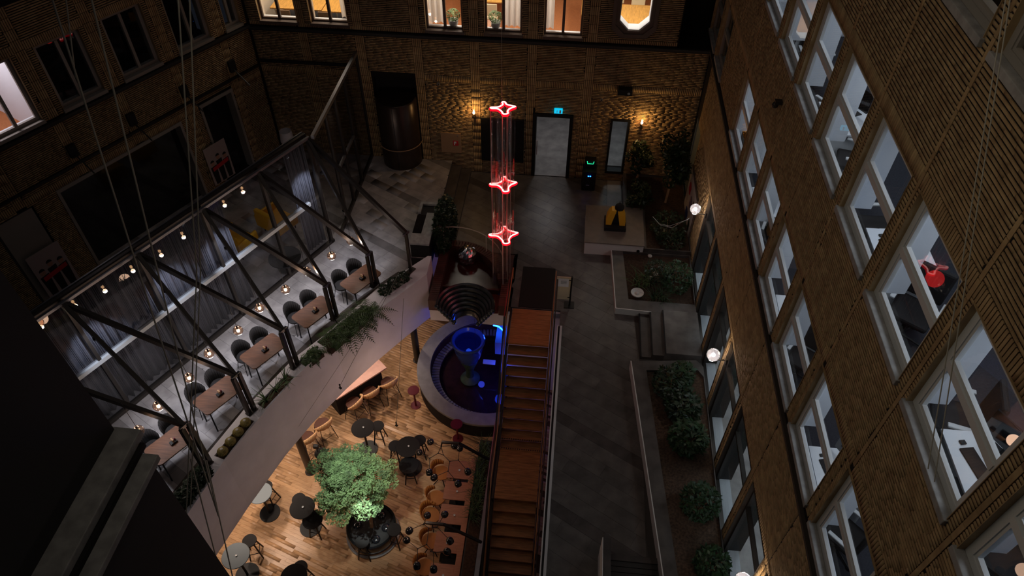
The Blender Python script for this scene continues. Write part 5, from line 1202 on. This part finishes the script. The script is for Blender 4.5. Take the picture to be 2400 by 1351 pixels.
sl = [(885,998,1,'black stool right of the high table nearest the bar chairs'),(925,1045,1,'black stool left of the high table near the pool'),(983,1032,1,'black stool right of the high table near the pool'),
      (958,1090,1.5,'wide black stool in front of the pool side high table'),(732,1218,1.45,'wide black stool touching the high table left of the tree'),(700,1170,1.0,'black stool peeping out behind the high table left of the tree'),
      (583,1266,1.05,'dark stool beside the grey-lit table'),(622,1140,1,'dark stool half under the parapet, its legs casting shadows'),(752,1062,1,'black stool by the steel column, upper left of the tree'),
      (848,1268,1.05,'black stool in front of the tree planter, left one'),(923,1240,1.05,'black stool at the right side of the tree planter'),(703,1330,1,'black stool at the bottom edge beside the cut-off table')]
s0 = None
for px,py,k,lb in sl:
    q = Q(px,py,.74*k if k < 1.2 else .74); sc_ = k if k > 1.2 else 1
    rz = random.uniform(-.4,.4)
    if s0 is None: s0 = stool(); s0.location = (q.x,q.y,LZ); s0['label'] = lb; s0['group'] = 'black stools of the cafe'
    elif sc_ == 1: dup(s0,(q.x,q.y,LZ),rz,lb)
    else:
        c = dup(s0,(q.x,q.y,LZ),rz,lb)
        for ch in c.children:
            if ch.name.startswith('seat'): ch.scale = (sc_,sc_,1)
q = Q(740,1046,1.0); t = thing('table_lamp_shade','small black shelf lamp behind the stool by the column','lamp',(q.x,q.y,LZ)); MB().cyl((0,0,0),(0,0,.95),.012,n=8).build('pole','black',t); MB().box(-.07,.07,-.05,.05,.92,1.02).build('lamp_head','black',t,bevel=.02); MB().cyl((0,0,0),(0,0,.02),.12,n=18).build('base','black',t)
# tree in its round black planter
q = Q(870,1232,.45); tp = thing('tree_planter','big round black planter under the leafy tree','planter',(q.x,q.y,LZ))
MB().lathe([(.56,0),(.62,.40),(.60,.45),(.55,.45),(.54,.36),(.001,.36)],n=56).build('pot','black_gloss',tp,smooth=True); MB().lathe([(.60,.03),(.66,.03),(.66,.06),(.60,.06)],n=56).build('foot_ring','steel_grey',tp); MB().lathe([(.001,.37),(.54,.37)],n=40).build('soil','black_matt',tp)
for k in range(6): a = 2*pi*k/6; MB().ball((.36*math.cos(a),.36*math.sin(a),.40),.11,8,.5).build('dark_stone','black_gloss',tp,smooth=True)
random.seed(11)
c0 = P(826,1122,-1.35); t = thing('leafy_tree','bright green leafy tree in the middle of the oak floor','tree',(q.x,q.y,LZ+.37))
b = MB(); off = V(c0.x-q.x,c0.y-q.y,c0.z-(LZ+.37)); cl = []
for i in range(190):
    a = random.uniform(0,2*pi); e = random.uniform(-.75,1); rr = math.sqrt(max(0,1-e*e))*random.uniform(.04,1)**.5
    rad = .98*(1+.22*math.sin(3*a+.7)+.12*math.sin(5*a)); c = off+V(rad*rr*math.cos(a),rad*.95*rr*math.sin(a),.55*e*.9-.25*rr*rr)
    cl.append(c); leaf_quads(b,c,80,.15,.15,.07,.033,.25)
for i in range(26):                    # lower skirt of branches toward the pot
    a = random.uniform(0,2*pi); c = off*.55+V(.42*math.cos(a),.34*math.sin(a)-.05,.10*random.random()); cl.append(c); leaf_quads(b,c,75,.16,.16,.08,.033,.25)
b.build('crown','leaf_tree',t,kind='stuff')
b = MB().tube([(0,0,0),(.02,.05,.5),(off.x*.5,off.y*.5,off.z*.55),(off.x*.9,off.y*.9,off.z*.9)],.045,10)
for c in cl[::6]: b.tube([(off.x*.5,off.y*.5,off.z*.55),(off.x*.4+c.x*.6,off.y*.4+c.y*.6,off.z*.35+c.z*.62),c],.010,5)
b.build('trunk','tan',t,kind='thing')
# right edge: pink tables, orange chairs, black tub seats, bench, planter with grass
edge = [(8.85,9.36),(8.24,8.80),(7.64,8.14),(6.94,7.43),(6.12,6.72)]
wt = ['farthest','second','third','fourth','nearest']
def tub():
    t = thing('black_tub_seat','black tub seat','seat'); MB().box(-.20,.20,-.11,.11,.18,.46).build('seat','black_matt',t,bevel=.03); MB().box(-.22,.22,-.13,-.09,.18,.62).build('backrest','black_matt',t,bevel=.02)
    for s in (-1,1):
        for q_ in (-1,1): MB().cyl((s*.17,q_*.09,0),(s*.17,q_*.09,.18),.012,n=6).build('leg','black',t)
    return t
def orange_chair():
    t = thing('orange_chair','orange bucket chair','chair'); b = MB(); n = 12
    for i in range(n):
        a0, a1 = pi*(.55+.95*i/n), pi*(.55+.95*(i+1)/n); r_ = .235
        b.quad(V(r_*math.cos(a0),r_*math.sin(a0),.52),V(r_*math.cos(a1),r_*math.sin(a1),.52),V((r_+.03)*math.cos(a1),(r_+.03)*math.sin(a1),.60+.20*math.sin(pi*(i+1)/n)),V((r_+.03)*math.cos(a0),(r_+.03)*math.sin(a0),.60+.20*math.sin(pi*i/n)))
    o = b.build('backrest','chair_orange',t,smooth=True); m = o.modifiers.new('t','SOLIDIFY'); m.thickness = .018
    MB().prism([(.22*math.cos(2*pi*k/20)*(1+.1*math.cos(4*pi*k/20)),.21*math.sin(2*pi*k/20)) for k in range(20)],.43,.465).build('seat','chair_orange',t,bevel=.008)
    MB().cyl((0,0,.28),(0,0,.43),.022,n=10).build('stem','black',t)
    for k in range(4): a = pi/4+k*pi/2; MB().cyl((.24*math.cos(a),.24*math.sin(a),0),(0,0,.30),.011,.014,n=6).build('leg','black',t)
    return t
pt = oc = tb = None; ocp = [(1034,1108),(1022,1167),(1010,1207),(1010,1268),(996,1330)]
for i,(ya,yb) in enumerate(edge):
    yc = (ya+yb)/2; lb = 'reddish square cafe table by the stair, %s from the pool end' % wt[i]
    if pt is None:
        pt = thing('cafe_table',lb,'table',(-2.14,yc,LZ),0,'reddish tables along the stair'); MB().box(-.28,.28,-.25,.25,.71,.74).build('table_top','table_pink',pt,bevel=.004); MB().cyl((0,0,.02),(0,0,.71),.03,n=10).build('leg','black',pt); MB().box(-.2,.2,-.18,.18,0,.02).build('base','black',pt)
    else: dup(pt,(-2.14,yc,LZ),0,lb)
    c = thing('tea_light','small glass tea light on the %s reddish table' % wt[i],'candle holder',(-2.12+.03*(i%3),yc-.03,LZ+.74)); MB().lathe([(.02,0),(.028,.035),(.023,.035),(.001,.008)],n=14).build('cup','frame_white',c); MB().cyl((0,0,.006),(0,0,.02),.012,n=10).build('wax','paper',c)
    q = Q(*ocp[i],.47); lb = 'orange bucket chair drawn up to the %s reddish table' % wt[i]; rz = [-.3,.1,-.5,-.1,-.2][i]
    if oc is None: oc = orange_chair(); oc.location = (q.x,q.y,LZ); oc.rotation_euler = (0,0,rz); oc['label'] = lb; oc['group'] = 'orange chairs along the stair'
    else: dup(oc,(q.x,q.y,LZ),rz,lb)
    if i < 4:
        ty = (edge[i][0]+edge[i+1][1])/2; lb = 'black tub seat between the %s and %s reddish tables' % (wt[i],wt[i+1])
        if tb is None: tb = tub(); tb.location = (-2.03,ty,LZ); tb['label'] = lb; tb['group'] = 'black seats between the reddish tables'
        else: dup(tb,(-2.03,ty,LZ),0,lb)
bn = thing('wall_bench','long reddish wood bench shelf between the tables and the planter','bench',(-1.78,7.6,LZ)); MB().box(-1.86,-1.72,5.6,9.45,LZ+.5,LZ+.76).build('bench_back','table_pink',bn,world=True,bevel=.01)
MB().box(-1.86,-1.72,5.6,9.45,LZ,LZ+.5).build('bench_base','table_pink',bn,world=True)
gp = thing('long_planter','long dark planter with grasses between the bench and the stair','planter',(-1.55,8,LZ)); MB().box(-1.70,-1.34,5.4,10.0,LZ,LZ+.78).build('box','ledge',gp,world=True); MB().box(-1.67,-1.40,5.4,9.97,LZ+.78,LZ+.79).build('soil','soil',gp,world=True); MB().box(-1.34,-1.28,5.0,10.45,LZ,LZ+1.05).build('ledge_wall','ledge',gp,world=True); MB().box(-1.36,-1.26,5.0,10.45,LZ+1.05,LZ+1.09).build('ledge_cap','steel_grey',gp,world=True)
for k in range(9):
    y = 9.8-.24*k; b = MB(); random.seed(50+k)
    for j in range(44): blade(b,(-1.57+random.uniform(-.12,.12),y+random.uniform(-.12,.12),LZ+.78),random.uniform(0,2*pi),random.uniform(.22,.42),random.uniform(.4,1.3),.008)
    tag(b.build('ornamental_grass','grass'),['farthest','second','third','fourth','fifth','sixth','seventh','eighth','nearest'][k]+' grass clump in the long planter counting from the pool','grass plant','grasses in the long planter')
# chandeliers
def chandelier(label, nodes_, edges_, lamps_, beam, z):
    a_ = P(*nodes_[0],z); t = thing('branch_chandelier',label,'chandelier',a_,0,'branching black lamps over the cafe')
    N3 = [P(x,y,z+random.uniform(-.08,.08)) for x,y in nodes_]; b = MB()
    for i,j in edges_: MB().cyl(N3[i],N3[j],.008,n=6).build('arm','black',t,world=True)
    for n in N3: b.ball(n,.018,6)
    b.build('joint','black',t,world=True)
    for (x,y,nn) in lamps_:
        p = P(x,y,z-.06); d = (N3[nn]-p).normalized(); MB().cyl(N3[nn],p+d*.06,.007,n=6).build('arm','black',t,world=True)
        sh = MB(); ax = (V(0,0,-.75)-d*.6).normalized(); q0 = p-ax*.06; tt_ = ax.orthogonal().normalized(); ww = ax.cross(tt_); k0 = len(sh.v); prof = [(0.004,0),(.05,.012),(.078,.05),(.085,.10),(.075,.15)]
        for r_,l_ in prof:
            for g in range(16): an = 2*pi*g/16; sh.v.append(tuple(q0+ax*l_+tt_*(r_*math.cos(an))+ww*(r_*math.sin(an))))
        for u in range(len(prof)-1):
            for g in range(16): sh.f.append((u*16+g,u*16+(g+1)%16,(u+1)*16+(g+1)%16,(u+1)*16+g))
        s_ = sh.build('shade','black_gloss',t,world=True,smooth=True); MB().ball(q0+ax*.09,.035,8).build('bulb','chrome',s_,world=True,smooth=True)
    B3 = [P(x,y,zz) for x,y,zz in beam]
    for i in range(len(B3)-1): MB().bar(B3[i],B3[i+1],.05,.06).build('support_arm','black',t,world=True)
    MB().cyl(B3[0],N3[0],.018,n=8).build('stem','black',t,world=True)
chandelier('branching black lamp nearest the pool, over the far reddish table',[(1034,1047),(1027,1063),(1039,1067),(1007,1075),(1054,1082),(1074,1079),(1050,1105)],[(0,1),(0,2),(1,2),(1,3),(2,4),(4,5),(4,6)],[(1010,1036,0),(1063,1045,0),(1077,1052,5),(984,1061,3),(1006,1105,3),(1019,1118,6),(1095,1104,5),(1072,1132,6)],[(1036,1037,-1.2),(1076,1040,-1.2),(1142,1076,-1.9)],-1.45)
chandelier('branching black lamp over the nearer reddish tables and bench',[(993,1229),(1005,1239),(979,1287),(1000,1277),(1010,1293),(1016,1296),(1024,1236)],[(0,1),(1,6),(1,3),(3,2),(3,5),(5,4)],[(1001,1209,0),(1041,1207,6),(961,1243,0),(954,1267,2),(1053,1266,6),(1046,1293,5),(977,1324,2),(1016,1332,5)],[(998,1226,-1.2),(1040,1230,-1.2),(1128,1272,-1.9)],-1.45)
# ------------------------------------------------------------------ things seen through the windows
def office_chair():
    t = thing('office_chair','dark office chair with pale arms','chair')
    MB().box(-.24,.24,-.24,.24,.44,.52).build('seat','black_matt',t,bevel=.03); MB().box(-.22,.22,.20,.27,.56,1.05).build('backrest','black_matt',t,bevel=.03); MB().cyl((0,0,.1),(0,0,.44),.03,n=8).build('stem','steel',t)
    for k in range(5): a = 2*pi*k/5; MB().cyl((0,0,.10),(.30*math.cos(a),.30*math.sin(a),.05),.02,.014,n=6).build('leg','black',t); MB().cyl((.30*math.cos(a)-.02,.30*math.sin(a),.03),(.30*math.cos(a)+.02,.30*math.sin(a),.03),.03,n=8).build('castor','black',t)
    for s in (-1,1): MB().box(s*.27-.03,s*.27+.03,-.16,.14,.66,.69).build('armrest','frame_white',t,bevel=.01)
    return t
def desk(w=.92, d=.7):
    t = thing('office_desk','white office desk','desk'); MB().box(-d/2,d/2,-w/2,w/2,.71,.74).build('desk_top','desk_white',t,bevel=.004)
    for s in (-1,1): MB().box(-d/2+.05,d/2-.05,s*(w/2-.06)-.02,s*(w/2-.06)+.02,0,.71).build('leg','frame_white',t)
    return t
dk = oc2 = None; random.seed(5)
RN2 = {6.75:'upper lit row',3.75:'lower lit row'}
for z0,off_ in ((6.75,0),(3.75,.05)):
    for k in range(8):
        yc = 13.15-1.54*k+off_*2
        if k%2 == (0 if z0 > 5 else 1):
            lb = 'white desk inside the %s, %s bay from the far end' % (RN2[z0],['first','second','third','fourth','fifth','sixth','seventh','eighth'][k]); x = 4.30 if z0 > 5 else 4.2
            if dk is None: dk = desk(); dk.location = (x,yc,z0); dk['label'] = lb; dk['group'] = 'white desks in the offices'
            else: dup(dk,(x,yc,z0),0,lb)
            m = thing('monitor','dark monitor on the office desk, %s bay of the %s' % (['first','second','third','fourth','fifth','sixth','seventh','eighth'][k],RN2[z0]),'monitor',(x+.12,yc+.2,z0+.74),.5); MB().box(-.02,.0,-.26,.26,.12,.44).build('display','black_gloss',m); MB().quad((-.021,-.24,.14),(-.021,.24,.14),(-.021,.24,.42),(-.021,-.24,.42)).build('lit_screen','glow_screen' if k in (4,) else 'black_gloss',m); MB().cyl((0,0,.01),(0,0,.14),.02,n=8).build('stand','black',m); MB().box(-.08,.08,-.12,.12,0,.012).build('foot','black',m)
            kb = thing('keyboard','dark keyboard on the office desk, %s bay of the %s' % (['first','second','third','fourth','fifth','sixth','seventh','eighth'][k],RN2[z0]),'keyboard',(x-.14,yc+.05,z0+.74),.2); MB().box(-.07,.07,-.2,.2,0,.018).build('keys','black_matt',kb); MB().box(-.03,.03,.24,.29,0,.02).build('mouse','black',kb,bevel=.006)
        if z0 > 5 or k%2:
            lb = 'dark office chair inside the %s, %s bay from the far end' % (RN2[z0],['first','second','third','fourth','fifth','sixth','seventh','eighth'][k])
            p_ = (4.3 if z0 > 5 else 4.2, yc-.76, z0)
            if oc2 is None: oc2 = office_chair(); oc2.location = p_; oc2['label'] = lb; oc2['group'] = 'office chairs behind the windows'
            else: dup(oc2,p_,random.uniform(0,6),lb)
# meeting rooms behind the far wall
def mtable(x,y,w,d,lb,m='table_yellow'):
    t = thing('meeting_table',lb,'table',(x,y,3.75)); MB().box(-w/2,w/2,-d/2,d/2,.71,.75).build('table_top',m,t,bevel=.005)
    for s in (-1,1):
        for q_ in (-1,1): MB().cyl((s*(w/2-.1),q_*(d/2-.1),0),(s*(w/2-.1),q_*(d/2-.1),.71),.025,n=8).build('leg','frame_white',t)
mtable(-8.0,YF+1.55,1.5,1.0,'yellow wood meeting table behind the first lit far window'); mtable(-6.75,YF+1.5,.95,1.0,'yellow wood meeting table behind the second lit far window')
mtable(-2.6,YF+2.9,1.1,1.5,'yellow wood table seen past the plant in the middle window'); mtable(.45,YF+2.4,.7,1.6,'yellow wood table with cables at the right of the orange carpet'); mtable(1.5,YF+1.75,1.35,1.3,'yellow wood table filling the octagonal window')
def mchair(x,y,rz,lb,m='board'):
    t = thing('meeting_chair',lb,'chair',(x,y,3.75),rz); MB().box(-.2,.2,-.2,.2,.43,.46).build('seat',m,t,bevel=.02); MB().box(-.2,.2,.18,.21,.55,.90).build('backrest',m,t,bevel=.012)
    for s in (-1,1):
        for q_ in (-1,1): MB().cyl((s*.18,q_*.18,0),(s*.16,q_*.16,.43),.01,n=6).build('leg','chrome',t)
mchair(1.25,YF+2.65,.5,'pale chair turned sideways behind the octagonal window table'); mchair(1.75,YF+2.65,0,'pale chair square to the octagonal window table'); mchair(1.2,YF+.85,pi,'reddish chair back below the octagonal window, left','tan'); mchair(1.75,YF+.85,pi,'reddish chair back below the octagonal window, right','tan')
mchair(-2.5,YF+1.85,pi,'pale brown chair behind the plant in the middle window','board'); mchair(-8.2,YF+.82,pi,'rust red chair at the first lit far window','red_brown' if 'red_brown' in MT else 'tan'); mchair(-7.0,YF+.82,pi,'rust red chair at the second lit far window','tan')
def wcurtain(x0,x1,y,lb,m='curtain_white'):
    b = MB(); n = 40
    for i in range(n):
        a,c = x0+(x1-x0)*i/n, x0+(x1-x0)*(i+1)/n; ya,yb = y+.04*math.sin(a*42),y+.04*math.sin(c*42); b.quad(V(a,ya,4.62),V(c,yb,4.62),V(c,yb,6.5),V(a,ya,6.5))
    tag(b.build('curtain',m,None,smooth=True),lb,'curtain','curtains of the far meeting rooms')
wcurtain(-4.02,-3.60,YF+.44,'white curtain at the left of the potted plant window'); wcurtain(-1.95,-1.42,YF+.44,'white curtain filling the right half of the second plant window'); wcurtain(-.86,-.62,YF+.44,'narrow white curtain beside the orange carpet window'); wcurtain(-6.45,-6.1,YF+.44,'white curtain at the right edge of the second lit window'); wcurtain(.95,2.1,YF+3.3,'grey curtain across the room behind the octagonal window','curtain')
for x,lb in ((-3.33,'bushy green plant in a white pot on the left lit sill'),(-2.18,'round green plant in a white pot on the middle lit sill')):
    t = thing('potted_plant',lb,'potted plant',(x,YF+.28,4.605)); MB().lathe([(.08,0),(.13,.10),(.14,.19),(.125,.19),(.001,.15)],n=24).build('pot','frame_white',t,smooth=True); leaf_quads(MB(),(0,0,.32),420,.19,.15,.17,.028).build('foliage','leaf_tree',t,kind='stuff'); MB().cyl((0,0,.15),(0,0,.3),.01,n=6).build('stem','tan',t)
# ------------------------------------------------------------------ hanging cables in front of the view
def cable(px0,py0,d0,px1,py1,d1,r_,lb,sag=.0):
    a = V(0,0,H)+ray(px0,py0)*d0; b_ = V(0,0,H)+ray(px1,py1)*d1; pts = [a.lerp(b_,i/12)+V(0,0,-sag*math.sin(pi*i/12)) for i in range(13)]
    tag(MB().tube(pts,r_,6).build('steel_cable','cable'),lb,'cable','thin steel cables hanging across the court')
for a in ((110,-40,6.5,345,700,8.5,.010,'pale cable from the top left passing the first amber pendant'),(205,-40,6.5,385,700,8.5,.010,'pale cable just right of the first one, over the dark opening'),
          (345,700,8.5,512,1210,10.0,.010,'lower run of the first cable, down over the parapet'),(385,700,8.5,512,1210,10.0,.009,'lower run of the second cable, ending at the parapet trough'),
          (415,-40,6.5,461,640,8.5,.008,'left cable of the close vertical pair'),(443,-40,6.5,470,640,8.5,.008,'right cable of the close vertical pair'),(461,640,8.5,430,1352,10.5,.009,'lower run of the close pair, left strand'),(470,640,8.5,446,1190,10.2,.008,'lower run of the close pair, right strand'),
          (446,1075,10,518,1352,10.8,.010,'cable falling past the white parapet face, left'),(484,1080,10,545,1352,10.8,.010,'cable falling past the white parapet face, right'),
          (177,182,7,150,-40,6.6,.007,'short strand joining the first cable at the top left window'),
          (2362,-30,5.0,2175,1100,5.6,.005,'left wire of the pair in front of the right wall'),(2372,-30,5.0,2190,1130,5.6,.005,'right wire of the pair in front of the right wall'),
          (946,700,12.5,929,995,13.5,.004,'thin dark wire with a clamp hanging over the oak floor'),(935,640,12.2,797,905,13.3,.004,'thin dark wire with a clamp crossing the parapet face'),(905,690,12.5,700,1000,13.6,.003,'faint thin wire parallel to the parapet face')): cable(*a)
for k,(px,py,d) in enumerate(((929,995,13.5),(797,907,13.3))):
    p = V(0,0,H)+ray(px,py)*d; t = thing('cable_clamp',['small black clamp at the end of the wire over the oak floor','small black clamp at the end of the wire by the parapet'][k],'clamp',p); MB().cyl((0,0,-.07),(0,0,.07),.014,n=8).build('body','black',t); MB().box(-.03,.03,-.008,.008,-.05,-.03).build('bolt','black',t)
# ------------------------------------------------------------------ cafe downlights (recessed in the soffit and high over the floor)
def downlight(px,py,h,pw,color,spot,lb,tx=None):
    q = Q(px,py,0); lamp('SPOT',(q.x,q.y,LZ+h),pw,color,.05,(q.x,q.y,LZ) if tx is None else tx,spot,.85)
WW = (1,.78,.62)
for i,(px,py,pw) in enumerate(((905,905,150),(845,985,150),(770,1010,130),(700,1120,150),(650,1190,150),(610,1240,130),(560,1300,120),(950,800,110))):
    q = Q(px,py,0); lamp('SPOT',(q.x-.25,q.y+.2,LZ+2.75),pw*.55,WW,.06,(q.x,q.y,LZ),105,.9)
for x,y,pw in ((-3.6,10.2,26),(-3.4,8.6,20),(-3.9,6.4,22),(-2.6,7.0,14),(-2.6,9.0,12)): lamp('POINT',(x,y,-.9),pw*.5,(1,.62,.42),.15)
q = P(858,1185,-1.1); lamp('SPOT',(q.x+.3,q.y-.3,1.2),700,(.88,1,.97),.03,q,15,.8)
lamp('SPOT',(-3.9,7.0,1.6),230,(.95,1,.9),.05,(-4.2,7.9,-1.3),52,.9)
